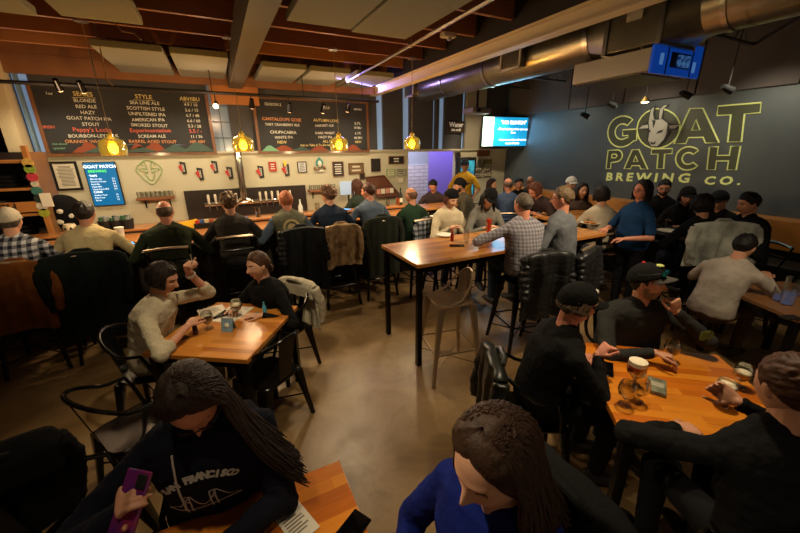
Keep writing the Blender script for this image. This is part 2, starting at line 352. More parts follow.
    for i in range(9):                        # open web steel joists over the right half
        y = 6.4-.95*i; g = G()
        g.bb((3.0, y-.02, 3.27), (XR, y+.02, 3.295)); g.bb((3.0, y-.02, 3.5), (XR, y+.02, ZC-.005))
        x = 3.1
        while x < XR-.3: g.tube([(x, y, 3.29), (x+.14, y, 3.51), (x+.28, y, 3.29)], .008, 5); x += .28
        struct(g.build('trim_%d' % (30+i), mat('dusty dark steel', (.26, .245, .23), rough=.6, metal=.3)))
    # wood lintel over the window between the boards
    struct(G().bb((P(211, 100, Y=6.85).x, 6.86, 2.76), (P(259, 100, Y=6.85).x, 6.95, 3.12)).build('trim_40', PINE))
setting()

# ---- acoustic panels under the joists
PANEL = mat('grey acoustic felt', (.53, .54, .50), rough=.95, bump=.3, bscale=90)
def panels():
    spots = [((-1.02, 5.35), (-.36, 6.95), 'left of the grey beam, nearest the left pendant cord'), ((-.29, 5.35), (.33, 6.95), 'left of the grey beam, directly beside it above the menu'),
             ((.76, 5.65), (1.36, 7.0-.2), 'just right of the grey beam, far row'), ((1.42, 5.65), (2.02, 6.8), 'middle of the far row, above the small menu board'),
             ((2.12, 5.65), (2.74, 6.8), 'right end of the far row, tinted violet'), ((-.97, 2.6), (-.40, 4.35), 'hanging alone near the top left corner'),
             ((.74, 2.5), (1.33, 3.68), 'near row, right of the grey beam'), ((1.36, 2.5), (1.95, 3.74), 'near row, beside the silver pipe'), ((-1.75, 3.0), (-1.15, 4.45), 'at the far left corner of the ceiling')]
    for (a, b, l) in spots:
        c = ((a[0]+b[0])/2, (a[1]+b[1])/2, 3.16)
        t = empty('acoustic_panel', 'grey acoustic panel '+l, 'ceiling panel', c, 0, 'acoustic panels under the joists')
        G().box((0, 0, 0), (b[0]-a[0], b[1]-a[1], .07)).build('felt_slab', PANEL, t, bevel=.006)
        for sx in (-1, 1):
            for sy in (-1, 1): G().cyl((sx*.22, sy*(b[1]-a[1])*.38, .03), (sx*.22, sy*(b[1]-a[1])*.38, .11), .004, n=6).build('hanger', STEEL, t)
    g = mat('taupe wall felt', (.34, .31, .30), rough=.9, bump=.2, bscale=80)
    ys = [6.95, 5.3, 4.2, 3.14, 2.05, .9]
    for i in range(5):
        o = G().bb((XR-.05, ys[i+1]+.01, 2.76), (XR-.005, ys[i]-.01, ZC-.05)).build('wall_panel', g, bevel=.004)
        tag(o, ['taupe wall panel beside the television', 'taupe wall panel second from the television', 'taupe wall panel above the goat head', 'taupe wall panel above the T of the top word', 'taupe wall panel at the right edge of the wall'][i], 'wall panel', 'felt panels along the top of the dark wall')
panels()

# ---- ducts, beams of light, hanging gear
def ducts():
    t = empty('air_duct', 'big round galvanised air duct with square plenum running under the dark ceiling', 'duct', (4.0, 4.0, 3.2))
    def rd(y0, y1, r, x=0, name='duct_run'):
        g = G(); g.cyl((x, y0-4, 0), (x, y1-4, 0), r, n=40); o = g.build(name, DUCT, t)
        for k in range(int(abs(y1-y0)/.28)):
            yy = min(y0, y1)-4+.14+.28*k; G().cyl((x, yy-.006, 0), (x, yy+.006, 0), r+.004, n=40, caps=False).build('seam', DUCT, o)
        return o
    rd(6.85, 3.0, .25)
    for y in (4.75, 3.02, 5.9): G().cyl((0, y-4.03, 0), (0, y-3.97, 0), .262, n=40).build('collar', STEEL, t)
    # round to square transition, plenum, square to round
    def trans(y0, y1, r, w, h, name):
        a = []; n = 32
        for y, sq in ((y0, 0), (y1, 1)):
            ring = []
            for k in range(n):
                q = 2*PI*k/n; x, z = math.cos(q), math.sin(q)
                if sq: s_ = 1/max(abs(x), abs(z)); ring.append((x*s_*w, y-4, z*s_*h))
                else: ring.append((x*r, y-4, z*r))
            a += ring
        f = [(k, (k+1) % n, (k+1) % n+n, k+n) for k in range(n)]
        G().add(a, f).build(name, DUCT, t, smooth=20)
    trans(3.0, 2.75, .25, .27, .25, 'transition'); trans(1.95, 2.2, .24, .27, .25, 'transition')
    G().box((0, -1.525, 0), (.54, .55, .5)).build('plenum_box', DUCT, t, bevel=.004)
    G().bb((-.275, -1.6, -.02), (-.285, -1.45, .08)).build('access_plate', mat('label plate', (.7, .68, .6)), t)
    for y in (-1.78, -1.26): G().bb((-.285, y-.02, -.27), (.285, y+.02, .27)).build('flange', STEEL, t)
    rd(1.95, -1.0, .24)
    for y in (1.8, .6): G().cyl((0, y-4.02, 0), (0, y-3.98, 0), .25, n=40).build('collar', STEEL, t)
    for (y, x) in ((6.9, -.30), (4.05, -.30), (1.2, -.28)):
        L = .42 if y < 2 else .34
        o = G().box((x+.05, y-4, -.02 if y > 2 else .06), (.14, L, .26)).build('register_box', DUCT, t, bevel=.003)
        fr = G(); z0 = -.02 if y > 2 else .06
        for s in (-1, 1): fr.box((x-.03, y-4, z0+s*.135), (.02, L+.04, .03)); fr.box((x-.03, y-4+s*(L/2+.005), z0), (.02, .03, .29))
        fr.build('grille_frame', mat('cream grille', (.74, .72, .66), rough=.5), o)
        bl = G()
        for k in range(9): bl.box((x-.025, y-4, z0-.11+.0275*k), (.012, L-.02, .006))
        bl.bb((x-.018, y-4-L/2, z0-.12), (x-.012, y-4+L/2, z0+.12)); bl.build('louvre', mat('grille dark', (.30, .28, .24), rough=.6), o)
    # flat box hung under the duct
    b = empty('air_handler', 'pale flat sheet-metal unit under the duct, its near end lit bright blue', 'ventilation unit', (4.2, 2.72, 2.835))
    G().box((0, 0, 0), (.80, .84, .20)).build('casing', mat('pale sheet metal', (.66, .64, .58), rough=.4, metal=.5), b, bevel=.006)
    G().box((.02, .05, -.105), (.74, .74, .012)).build('bottom_panel', mat('grey sheet metal', (.30, .29, .28), rough=.5, metal=.4), b)
    for y in (-.30, .30): G().cyl((-.37, y, .1), (-.37, y, .70), .006, n=6).build('hanger_rod', STEEL, b); G().cyl((.37, y, .1), (.37, y, .70), .006, n=6).build('hanger_rod', STEEL, b)
    BL = mat('painted blue light', (.05, .25, .62), rough=.4, emit=.55)  # blue light on the end face put into its colour and glow
    e = tag(G().bb((-.41, -.45, -.12), (.26, -.42, .115)).bb((.26, -.45, -.12), (.42, -.42, .09)).build('end_panel', BL, b, bevel=.006), 'end panel with blue light painted on')
    tag(G().bb((.30, -.445, .09), (.42, -.425, .17)).build('tab', BL, e), 'tab with blue light painted on')
    G().bb((-.13, -.456, -.055), (.20, -.45, .075)).build('recess', mat('recess in painted blue light', (.02, .06, .2), rough=.5), e)
    G().bb((-.03, -.475, -.045), (.16, -.456, .055)).build('motor_bracket', mat('bracket in painted blue light', (.34, .56, .82), rough=.4, emit=.4, col2=(.08, .2, .45), vscale=25), e)
    for x, z in ((-.28, .0), (.29, -.03)): G().bb((x-.025, -.455, z-.045), (x+.025, -.45, z+.05)).build('slot', mat('painted slot glow', (.36, .56, .82), emit=.5), e)
    for x in (-.19, .235): G().bb((x-.006, -.456, -.12), (x+.006, -.45, .11)).build('seam', _MC['recess in painted blue light'], e)
    G().cyl((.20, -.43, .1), (.20, -.43, .71), .012, n=8).build('mounting_pole', BLACKM, b)
    # white pipe with hangers, beside the near panels
    a, b_ = P(322, 96, Z=3.12), P(495, -3, Z=3.12)
    g = G().tube([a, b_, b_+(b_-a)*.6], .017, 10)
    o = tag(g.build('sprinkler_pipe', STEEL), 'long silver sprinkler pipe slung below the brown joists', 'pipe')
    for k in (.15, .45, .75): q = a.lerp(b_, k); G().cyl(q, q+V((0, 0, .2)), .006, n=6).build('pipe_hanger', STEEL, o); G().cyl(q-V((0, .02, 0)), q+V((0, .02, 0)), .026, n=10).build('clamp', STEEL, o)
    q = P(448, 39, Z=3.2); q.y = 3.78 if abs(q.y-3.78) < .4 else q.y; q.z = 3.235; o = empty('smoke_detector', 'small white ceiling box beside the silver pipe', 'detector', q)
    G().box((0, 0, 0), (.16, .10, .05)).build('housing', mat('offwhite plastic', (.80, .78, .72)), o, bevel=.01); G().cyl((0, -.02, -.03), (0, -.02, -.055), .03, .02).build('sensor', STEEL, o)
    # conduit curls over the menu
    for pts, l in (([(96, 3), (104, 9), (112, 20), (122, 31), (134, 33), (141, 40)], 'thin grey cable drooping from the ceiling top left'), ([(101, 52), (104, 66), (107, 80), (113, 86)], 'short grey cable curling down above the menu board')):
        pp = [P(x, y, Y=4.6 if 'top' in l else 5.4) for x, y in pts]; pp = [V((pp[0].x, pp[0].y, ZC))]+pp; tag(G().tube(pp, .008, 6).build('cable', mat('grey cable', (.55, .45, .35))), l, 'cable')
    # projector by the television
    o = empty('projector', 'grey projector hung near the television under the dark ceiling', 'projector', P(477, 111, Y=5.6))
    G().box((0, 0, 0), (.42, .3, .10)).build('housing', mat('projector grey', (.42, .40, .42), rough=.4), o, bevel=.02); G().cyl((0, 0, .05), (0, 0, 3.55-o.location.z), .02).build('mounting_pole', BLACKM, o); G().cyl((-.1, -.15, 0), (-.1, -.19, 0), .04).build('lens', DARKM, o)
ducts()

# ---- track rail with spot heads
def track():
    z = P(200, 92, Y=6.2).z; rail = empty('track_rail', 'long black lighting rail in front of the chalk menus', 'rail', (0, 6.2, z))
    G().cyl((-3.6, 0, 0), (2.7, 0, 0), .022, n=8).build('bar', DARKM, rail)
    for x in (-2.6, -1.2, 0.1, 1.4, 2.4): G().cyl((x, 0, 0), (x, 0, 3.5-z), .007, n=6).build('drop_rod', DARKM, rail)
    heads = [((56, 84), -.4, 'black spotlight on the rail at the top left of the large menu'), ((80, 86), -.2, 'small black spotlight on the rail above the left end of the menu'), ((216, 104), 1, 'lit spotlight beside the large menu, bulb glowing'), ((252, 103), 0, 'black bullet spotlight against the orange lintel'), ((290, 107), 0, 'black spotlight over the left of the small menu'),
             ((324, 108), 0, 'black spotlight over the middle of the small menu'), ((349, 107), .5, 'black spotlight over the right of the small menu')]
    for (px, lit, l) in heads:
        q = P(px[0], px[1], Y=6.15); o = empty('spotlight', l, 'spotlight', (q.x, 6.2, z), 0, 'spotlights on the black rail')
        G().cyl((0, 0, 0), (0, 0, q.z-z+.03), .008, n=6).build('stem', DARKM, o)
        d = V((0, .6, -.7)) if lit != 1 else V((-.1, -.75, -.4)); d.normalize(); c = V((0, 0, q.z-z))
        G().cyl(c-d*.07, c+d*.06, .028, .045, 14).build('shade', BLACKM, o)
        G().ell(c+d*.058, (.036, .036, .036), 12, 8).build('bulb', mat('spot bulb lit', (1, .86, .62), emit=9) if lit == 1 else mat('spot bulb', (1, .85, .65), emit=.6), o)
    # spots on the dark wall side
    for px, lit, l in (((612, 104), .3, 'small black spotlight left of the glowing cone lamp'), ((686, 94), .3, 'dark spotlight lost in shade above the goat head'), ((728, 88), .9, 'black double spotlight near the T, on a long rod'), ((585, 115), .3, 'small black spotlight farthest along the dark wall')):
        q = P(px[0], px[1], X=5.7); o = empty('wall_spotlight', l, 'spotlight', q, 0, 'spotlights over the lettered wall')
        G().cyl((0, 0, 0), (0, 0, 3.5-q.z), .007, n=6).build('stem', DARKM, o); G().cyl((-.06, .03, .02), (.06, -.02, -.03), .03, .045, 14).build('shade', DARKM, o)
        G().ell((.06, -.02, -.03), (.03, .03, .03), 10, 6).build('bulb', mat('dim bulb', (.9, .9, .85), emit=1.5 if lit > .5 else .2), o)
    q = P(645, 102, X=5.9); o = empty('cone_lamp', 'glowing cone lamp pointing down above the G of the wall lettering', 'lamp', q)
    G().cyl((0, 0, .03), (0, 0, 3.5-q.z), .006, n=6).build('cord', DARKM, o); G().cyl((0, 0, 0), (0, 0, .07), .06, .02, 18, caps=False).build('shade', mat('brass shade', (.5, .4, .2), metal=.6), o)
    G().ell((0, 0, 0), (.05, .05, .02), 12, 8).build('bulb', mat('spot bulb lit', (1, .86, .62), emit=9), o)
track()

# ---- pendants over the bar
AMBER = thin_glass('amber bottle glass', (.95, .84, .38), .16, .5)
def pendants():

    for (px, top, l) in (((113, 147), (86, 22), 'amber glass pendant farthest left, in front of the large menu'), ((243, 144), (228, 45), 'amber glass pendant above the tap handles'), ((339, 144), (333, 56), 'amber glass pendant in front of the small menu'), ((412, 143), (411, 67), 'amber glass pendant next to the purple doorway')):
        q = P(px[0], px[1], Y=4.98); o = empty('pendant_lamp', l, 'pendant lamp', q, 0, 'amber pendants over the bar')
        g = G().lathe([(.036, .13), (.033, .105), (.06, .09), (.105, .068), (.124, .03), (.126, -.03), (.116, -.085), (.110, -.09), (.110, -.084), (.120, -.03), (.118, .028), (.10, .062), (.055, .083), (.027, .10), (.030, .128)], n=28)
        g.build('glass_shade', AMBER, o); G().cyl((0, 0, .11), (0, 0, .16), .022, .014).build('socket_cap', mat('brass', (.75, .62, .3), metal=1, rough=.3), o)
        G().ell((0, 0, -.015), (.045, .045, .055), 14, 10).build('bulb', mat('bulb warm', (1, .92, .70), emit=22), o)
        tz = 3.27-q.z; G().tube([(0, 0, .15), (0, 0, tz)], .004, 6).build('cord', mat('pale cord', (.62, .56, .46)), o); G().cyl((0, 0, tz-.02), (0, 0, tz), .06, n=16).build('ceiling_rose', STEEL, o)
        lamp('pendant_light', 'POINT', q-V((0, 0, .13)), LP['pendant'], (1, .74, .42), .05)
pendants()

# ================================================================ THINGS ON THE WALLS
def boards():
    chalk = mat('black chalkboard', (.15, .145, .14), rough=.75, vary=.3, vscale=2.5); fr = butcher('board frame wood', [(.34, .21, .10), (.46, .29, .15)], plank=.05, rough=.5)
    CH_ = {c: mat('chalk '+c, v, rough=.9) for c, v in dict(white=(.78, .77, .70), red=(.78, .38, .28), yellow=(.82, .74, .46), orange=(.78, .54, .34), green=(.42, .60, .46), hill=(.26, .33, .29), rust=(.52, .26, .16), blue=(.32, .38, .44)).items()}
    def board(name, x0, x1, z0, z1, label, cols, peaks):
        y = YW-.03; t = empty(name, label, 'menu board', ((x0+x1)/2, y, z0)); W = (x1-x0)/2; H = z1-z0
        G().bb((-W, -.02, 0), (W, .0, H)).build('slate', chalk, t)
        f = G(); b = .045
        f.bb((-W, -.04, 0), (W, .0, b)).bb((-W, -.04, H-b*.6), (W, .0, H)).bb((-W, -.04, b), (-W+b, 0, H-b*.6)).bb((W-b, -.04, b), (W, 0, H-b*.6)); f.build('board_frame', fr, t)
        gs = {}
        for (u, v, s, size, col, al) in cols:
            g = G(); write(g, s, size*.82, plane_T((-W+u*2*W, -.022, v*H), (1, random.uniform(-.0, .0), random.uniform(-.02, .03)), (0, 0, 1)), align=al, bold=.0007, extrude=.0006); tag(g.build('chalk_lettering', CH_[col], t), col+' chalk lettering')
        # chalk mountains along the foot
        gm = {}
        for (u, v, wd, hh, col) in peaks:
            gm[col] = 1; g = G(); n = 9; c = -W+u*2*W; pts = [(c-wd/2, -.0215, v*H)]
            for i in range(1, n): q = i/n; pts.append((c-wd/2+wd*q, -.0215-.0002*len(gm), v*H+hh*(1-abs(2*q-1))*(.8+.35*random.random())))
            pts.append((c+wd/2, -.0215, v*H)); g.prism(pts, (0, -.001-.0002*len(gm), 0)); tag(g.build('chalk_drawing', CH_[col], t), dict(rust='rust chalk mountain', hill='green chalk hill', green='pale green chalk tuft', blue='grey blue chalk ridge')[col])
    x0, x1 = -2.13, .04; z0 = 1.98; z1 = 2.93
    n = ['SERIES', 'BLONDE', 'RED ALE', 'HAZY', 'GOAT PATCH IPA', 'STOUT', "Peppy's Locks", 'BOURBON-LEY MILK', 'ORANGE WHIP HEFEWE']
    s = ['STYLE', 'SEA LINE ALE', 'SCOTTISH STYLE', 'UNFILTERED IPA', 'AMERICAN IPA', 'SMOKED STOUT', 'Experimentation', 'SCREAM ALE', 'BARREL AGED STOUT']
    a = ['ABV/IBU', '4.9 / 10', '5.6 / 15', '6.7 / 48', '6.6 / 60', '5.3 / 28', '5.5 / -', '11 / 36', '10% ABV']
    cols = []
    for i in range(9):
        v = .86-.083*i; c = 'yellow' if i == 0 else 'red' if i == 6 else 'orange' if i == 8 else 'white'
        z = .098 if i in (0, 6) else .078
        cols += [(.27, v, n[i], z, c, 'CENTER'), (.60, v, s[i], z, c, 'CENTER'), (.88, v, a[i], z*.95, c, 'CENTER')]
    cols += [(.02, .40, 'IRISH', .07, 'red', 'LEFT'), (.10, .86, '1oz', .06, 'white', 'CENTER'), (.04, .17, 'Ask about', .05, 'green', 'LEFT'), (.04, .11, 'specials!', .05, 'green', 'LEFT')]
    cols += [(.27, .845, '________', .08, 'yellow', 'CENTER'), (.60, .845, '________', .08, 'yellow', 'CENTER'), (.88, .845, '_______', .07, 'yellow', 'CENTER')]
    pk = [(.22, .055, .40, .16, 'rust'), (.52, .055, .42, .10, 'hill'), (.50, .055, .26, .17, 'rust'), (.60, .055, .36, .17, 'rust'), (.73, .055, .5, .12, 'hill'), (.88, .055, .5, .16, 'hill'), (.30, .055, .5, .09, 'hill'), (.75, .16, .22, .02, 'blue'), (.47, .17, .2, .015, 'blue')]
    board('menu_board', x0, x1, z0, z1, 'large chalk beer menu with orange and red lines, left of the window', cols, pk)
    xa, xb = P(258, 150, Y=YW-.03).x, P(369, 150, Y=YW-.03).x; H2 = P(300, 99, Y=YW-.03).z
    cols = [(.16, .86, 'SEASON-2', .075, 'white', 'CENTER'), (.60, .84, 'STYLE', .07, 'white', 'CENTER'), (.90, .84, 'ABV/IBU', .055, 'white', 'CENTER'),
            (.22, .60, 'CANTALOUPE GOSE', .088, 'orange', 'CENTER'), (.22, .51, 'TART CRANBERRY ALE', .07, 'white', 'CENTER'), (.22, .37, 'CHUPACABRA', .085, 'white', 'CENTER'), (.22, .28, 'WHITE IPA', .08, 'white', 'CENTER'), (.20, .19, 'NEW', .085, 'yellow', 'CENTER'),
            (.60, .60, 'AUTUMN LOVE', .085, 'yellow', 'CENTER'), (.58, .51, 'HARVEST ALE', .07, 'white', 'CENTER'), (.58, .37, 'DARK WHEAT', .07, 'white', 'CENTER'), (.58, .29, 'HAZY IPA', .075, 'white', 'CENTER'), (.62, .21, 'ALL NEW', .08, 'yellow', 'CENTER'),
            (.89, .56, '5.7%', .08, 'white', 'CENTER'), (.89, .48, '18 IBU', .07, 'white', 'CENTER'), (.89, .37, '6.1%', .08, 'white', 'CENTER'), (.89, .28, '48 IBU', .075, 'white', 'CENTER'), (.89, .20, 'NEW', .07, 'yellow', 'CENTER'), (.50, .14, 'Ask to Take it To-Go here!', .068, 'yellow', 'CENTER')]
    pk = [(.20, .05, .46, .12, 'rust'), (.10, .05, .3, .12, 'green'), (.52, .05, .4, .10, 'rust'), (.84, .05, .34, .13, 'rust'), (.68, .05, .4, .09, 'hill'), (.36, .05, .4, .08, 'hill')]
    board('menu_board', xa, xb, 1.98, H2, 'smaller chalk menu with brown frame, right of the orange lintel', cols, pk)
boards()

def wall_items():
    Y0 = YW-.005
    def rect(c, w_, h):                    # pixel centre and pixel size on the back wall
        a = P(c[0]-w_/2, c[1], Y=Y0); b = P(c[0]+w_/2, c[1], Y=Y0); t = P(c[0], c[1]-h/2, Y=Y0); d = P(c[0], c[1]+h/2, Y=Y0); m = P(c[0], c[1], Y=Y0)
        return m, b.x-a.x, t.z-d.z
    def framed(name, c, w_, h, fm, inner, label, cat='picture', group=None, bw=.02, art=None):
        m, W, H = rect(c, w_, h); o = empty(name, label, cat, m, 0, group); g = G()
        g.bb((-W/2, -.025, -H/2), (W/2, 0, -H/2+bw)).bb((-W/2, -.025, H/2-bw), (W/2, 0, H/2)).bb((-W/2, -.025, -H/2+bw), (-W/2+bw, 0, H/2-bw)).bb((W/2-bw, -.025, -H/2+bw), (W/2, 0, H/2-bw))
        g.build('picture_frame', fm, o); G().bb((-W/2+bw, -.012, -H/2+bw), (W/2-bw, 0, H/2-bw)).build('print', inner, o)
        if art:
            g = G(); art(g, W-2*bw, H-2*bw); g.build('printed_marks', art.m, o)
        return o
    def lines(m_, n, wf=.8):
        def f(g, W, H):
            for i in range(n): ww = W*wf*(.7+.3*random.random()); z = H*.42-H*.84*(i+.5)/n; g.bb((-ww/2, -.0135, z-H*.18/n), (ww/2, -.012, z+H*.18/n))
        f.m = m_; return f
    INK = mat('printed ink', (.25, .23, .20)); BLK = mat('black picture frame', (.07, .065, .06), rough=.4); CR = mat('cream paper', (.80, .76, .66)); DKB = mat('dark print', (.10, .09, .09)); GRN = mat('green print', (.55, .66, .48))
    framed('poster', (67, 176), 27, 29, BLK, CR, 'black-framed notice full of small text, left of the blue menu screen', 'poster', None, .03, lines(INK, 15))
    # blue menu screen, tilted outline in the photo is perspective only
    a = P(84, 163, Y=YW-.04); b = P(113, 162, Y=YW-.04); c = P(123, 204, Y=YW-.04); W = b.x-a.x+.02; H = a.z-c.z
    o = empty('menu_screen', 'bright blue beer list screen beside the framed notice', 'screen', ((a.x+b.x)/2, YW, (a.z+c.z)/2))
    G().bb((-W/2-.012, -.05, -H/2-.012), (W/2+.012, -.005, H/2+.012)).build('casing', DARKM, o, bevel=.004)
    G().bb((-W/2, -.052, -H/2), (W/2, -.05, H/2)).build('display', mat('blue display', (.05, .36, .56), rough=.3, emit=.9), o)
    g = G(); T = lambda x, z: plane_T((x, -.053, z), (1, 0, 0), (0, 0, 1))
    write(g, 'GOAT PATCH', .062, T(0, H*.38), align='CENTER', bold=.002); write(g, 'TAPS', .042, T(-W*.42, H*.18), bold=.001); write(g, 'CANS', .042, T(-W*.42, -H*.20), bold=.001)
    for i, s in enumerate(['Blonde Ale', 'Session Pilsner', 'Red Ale', 'Hazy IPA', 'Goat Patch IPA']): write(g, s, .032, T(-W*.42, H*.11-.038*i)); write(g, '5.5', .032, T(W*.3, H*.11-.038*i))
    for i, s in enumerate(['Amber Four', 'Pale Four', 'Stout']): write(g, s, .032, T(-W*.42, -H*.27-.038*i)); write(g, '12', .032, T(W*.3, -H*.27-.038*i))
    g.build('lettering', mat('screen white', (.88, .95, 1), emit=1.2), o); g = G(); write(g, 'BREWING', .05, T(-W*.42, H*.28), bold=.0015); tag(g.build('lettering', mat('screen green', (.30, .85, .35), emit=1.0), o), 'green lettering')
    # green line-drawn emblem of a goat head in a ring
    m, W, H = rect((150, 172.5), 27, 24); o = empty('wall_emblem', 'pale green line emblem of a goat face on the white wall above the mug shelf', 'emblem', m); g = G()
    S = H/2; Q_ = lambda pts: [(x*S, -.004, z*S) for x, z in pts]
    ring = [(-.95, .25), (-.75, .62), (-.45, .85), (-.2, 1), (.2, 1), (.45, .85), (.75, .62), (.95, .25), (.8, -.1), (.55, -.5), (.25, -.85), (0, -1), (-.25, -.85), (-.55, -.5), (-.8, -.1)]
    g.tube(Q_(ring), .008, 6, closed=True)
    for s in (-1, 1):
        for pts in ([(s*.15, .55), (s*.25, .85), (s*.5, .8), (s*.4, .55)], [(s*.3, .35), (s*.75, .3), (s*.6, .1), (s*.3, .15)], [(s*.35, .1), (s*.28, -.3), (s*.12, -.6), (0, -.65)], [(s*.1, .1), (s*.25, .0), (s*.15, -.05)], [(s*.2, .5), (s*.12, .25), (s*.3, .38)]): g.tube(Q_(pts), .007, 5)
    g.build('emblem_lines', mat('sage green paint', (.56, .66, .42)), o)
    # painted pint-shaped badges
    dk = mat('badge black', (.09, .08, .08), rough=.5); rd_ = mat('badge red', (.72, .16, .12), rough=.5); wh = mat('badge white', (.85, .82, .75))
    names = ['leftmost pint-shaped badge, under the large menu', 'second pint-shaped badge from the left, hung lower', 'pint-shaped badge third from the left, hung higher', 'fourth pint-shaped badge, nearest the chrome beer tower on its left', 'pint-shaped badge just right of the chrome beer tower', 'pint-shaped badge with flame, right of the red sign']
    for k, c in enumerate([(182.5, 168), (199.5, 174), (214, 167), (229, 173), (260, 172), (285.5, 170)]):
        m, W, H = rect(c, 7.5, 13); o = empty('pint_badge', names[k], 'badge', m, rz := 0, 'pint badges on the white wall')
        G().prism([(-W*.30, -.012, H/2), (W*.5, -.012, H/2*.86), (W*.5, -.012, -H/2*.9), (-W*.1, -.012, -H/2)], (0, .012, 0)).build('badge_plate', dk, o)
        G().prism([(-W*.55, -.016, H*.12), (-W*.1, -.016, H*.28), (W*.05, -.016, -H*.3), (-W*.25, -.016, -H*.2)], (0, .004, 0)).build('badge_wedge', rd_, o)
        g = G(); write(g, 'GOAT', W*.40, plane_T((W*.24, -.014, -H*.3), (0, 0, 1), (-1, 0, 0)), bold=.001, extrude=.0005); g.build('lettering', wh, o)
        if k == 5: tag(G().ell((0, -.01, H*.52), (.03, .01, .06), 10, 8).build('flame', mat('yellow flame', (.95, .75, .3)), o), 'yellow flame')
    framed('wall_sign', (272.5, 166.5), 7.5, 9.5, rd_, mat('badge red2', (.62, .18, .12)), 'small red sign between two pint badges', 'sign', None, .012, lines(wh, 3))
    framed('framed_print', (302, 167), 9, 11, BLK, mat('white print', (.82, .82, .80)), 'black-framed white print with red patch above the vested man', 'picture', None, .015, lines(DKB, 4))
    framed('framed_print', (338, 169), 11, 15, FRAMEW, DKB, 'tall brown-framed dark certificate with white medallions', 'picture', None, .018, lines(wh, 5))
    framed('framed_print', (356, 168.5), 15, 11, FRAMEW, mat('sepia print', (.45, .36, .24)), 'wide brown-framed sepia picture', 'picture', None, .02, lines(CR, 2))
    framed('framed_print', (375.5, 165), 9, 13, mat('mahogany frame', (.22, .11, .08)), DKB, 'dark framed print with a pale Y shape', 'picture', None, .012)
    m, W, H = rect((375.5, 165), 9, 13); 
    framed('framed_print', (396, 160), 15, 8, FRAMEW, DKB, 'wide brown-framed dark picture above two small green ones', 'picture', None, .018, lines(wh, 2, .5))
    framed('framed_print', (390.5, 172.5), 8, 7, GRN, CR, 'small green-rimmed print, left of a pair below the wide picture', 'picture', None, .014, lines(GRN, 2))
    framed('framed_print', (401, 172.5), 8, 7, mat('grey green frame', (.45, .52, .44)), CR, 'small grey-green print nearest the purple doorway', 'picture', None, .014, lines(INK, 2))
    framed('paper_note', (400.5, 180), 5, 5, CR, PAPER, 'white slip of paper under the small print by the doorway', 'note', None, .004)
    framed('framed_print', (362, 176), 5, 7, FRAMEW, DKB, 'tiny brown-framed print under the sepia picture', 'picture', None, .012)
    framed('framed_print', (483, 152.5), 12, 7.5, mat('rust frame', (.36, .20, .10)), mat('rust print', (.44, .27, .12)), 'rust-brown framed picture under the television', 'picture', None, .015)
    certs = [(479, 161.5), (487.5, 161.5), (478, 168.3), (487, 168), (478, 174.5), (487, 174)]
    cn = ['top left certificate', 'top right yellow certificate', 'middle left certificate', 'middle right certificate', 'bottom left certificate', 'bottom right certificate']
    for k, c in enumerate(certs):
        framed('certificate', c, 7, 4.6, INK if k != 1 else BLK, mat('yellow cert', (.62, .58, .22)) if k == 1 else CR, cn[k]+' of six beside the doorway', 'certificate', 'certificates below the rust picture', .006, lines(INK, 2))
    framed('framed_print', (457.5, 157), 4.5, 9, mat('mahogany frame', (.22, .11, .08)), DKB, 'narrow dark print right beside the purple doorway', 'picture', None, .01)
    # water sign over the door
    m, W, H = rect((455, 127), 17, 12); m.y = YW-.03; o = empty('wall_sign', 'brown wooden sign reading Water above the purple doorway', 'sign', m); G().bb((-W/2, -.02, -H/2), (W/2, 0, H/2)).build('sign_board', mat('dark sign wood', (.24, .17, .12)), o, bevel=.004)
    g = G(); write(g, 'Water', H*.55, plane_T((0, -.022, 0), (1, 0, 0), (0, 0, 1)), align='CENTER', bold=.003); write(g, '(the stuff)', H*.26, plane_T((0, -.022, -H*.33), (1, 0, 0), (0, 0, 1)), align='CENTER', bold=.001); g.build('lettering', mat('sign white', (.92, .90, .84), emit=.15), o)
    # hanging ornament, half teal half floral
    m, W, H = rect((319.5, 166), 12, 18); o = empty('wall_ornament', 'teal and white tree-shaped ornament on the wall above the glass shelf', 'ornament', m)
    G().prism([(-W*.28, -.03, -.0), (-W*.3, -.03, H*.25), (0, -.03, H*.5), (W*.3, -.03, H*.25), (W*.28, -.03, 0)], (0, .03, 0)).build('hood', mat('teal paint', (.22, .52, .50)), o)
    G().ell((0, -.03, H*.12), (W*.16, .02, H*.18), 14, 10).build('face_plate', mat('badge white', (.85, .82, .75)), o)
    g = G()
    for k in range(9): g.ell((W*(-.42+.105*k), -.02, -H*.12-H*.1*math.sin(k*.8)), (W*.1, .03, H*.09), 10, 6)
    g.build('garland', mat('rose and leaf', (.62, .36, .30), col2=(.25, .42, .28), vscale=30), o); G().ell((0, -.02, -H*.28), (W*.45, .02, H*.07), 14, 8).build('ribbon', mat('badge white', (.85, .82, .75)), o)
    # tilted wooden rack with leaflets
    q = [P(369, 178, Y=6.75), P(388, 176, Y=6.75), P(402, 196, Y=6.75), P(379, 198, Y=6.75)]; c = sum(q, V())/4; c.y = YW-.2
    o = empty('leaflet_rack', 'tilted dark wooden rack with white leaflets below the framed pictures', 'rack', c)
    q = [p-V((c.x, 6.75, c.z)) for p in q]; q = [V((p.x, .10+p.z*.25, p.z)) for p in q]; G().prism(q, (0, .03, 0)).build('back_board', mat('rack wood', (.36, .20, .12), rough=.5), o)
    rim = G(); [rim.cyl(q[i]+V((0, -.01, 0)), q[(i+1) % 4]+V((0, -.01, 0)), .012, n=6) for i in range(4)]; rim.cyl((q[0]+q[3])/2, (q[1]+q[2])/2, .012, n=6); rim.build('rim', mat('rack wood', (.36, .20, .12)), o)
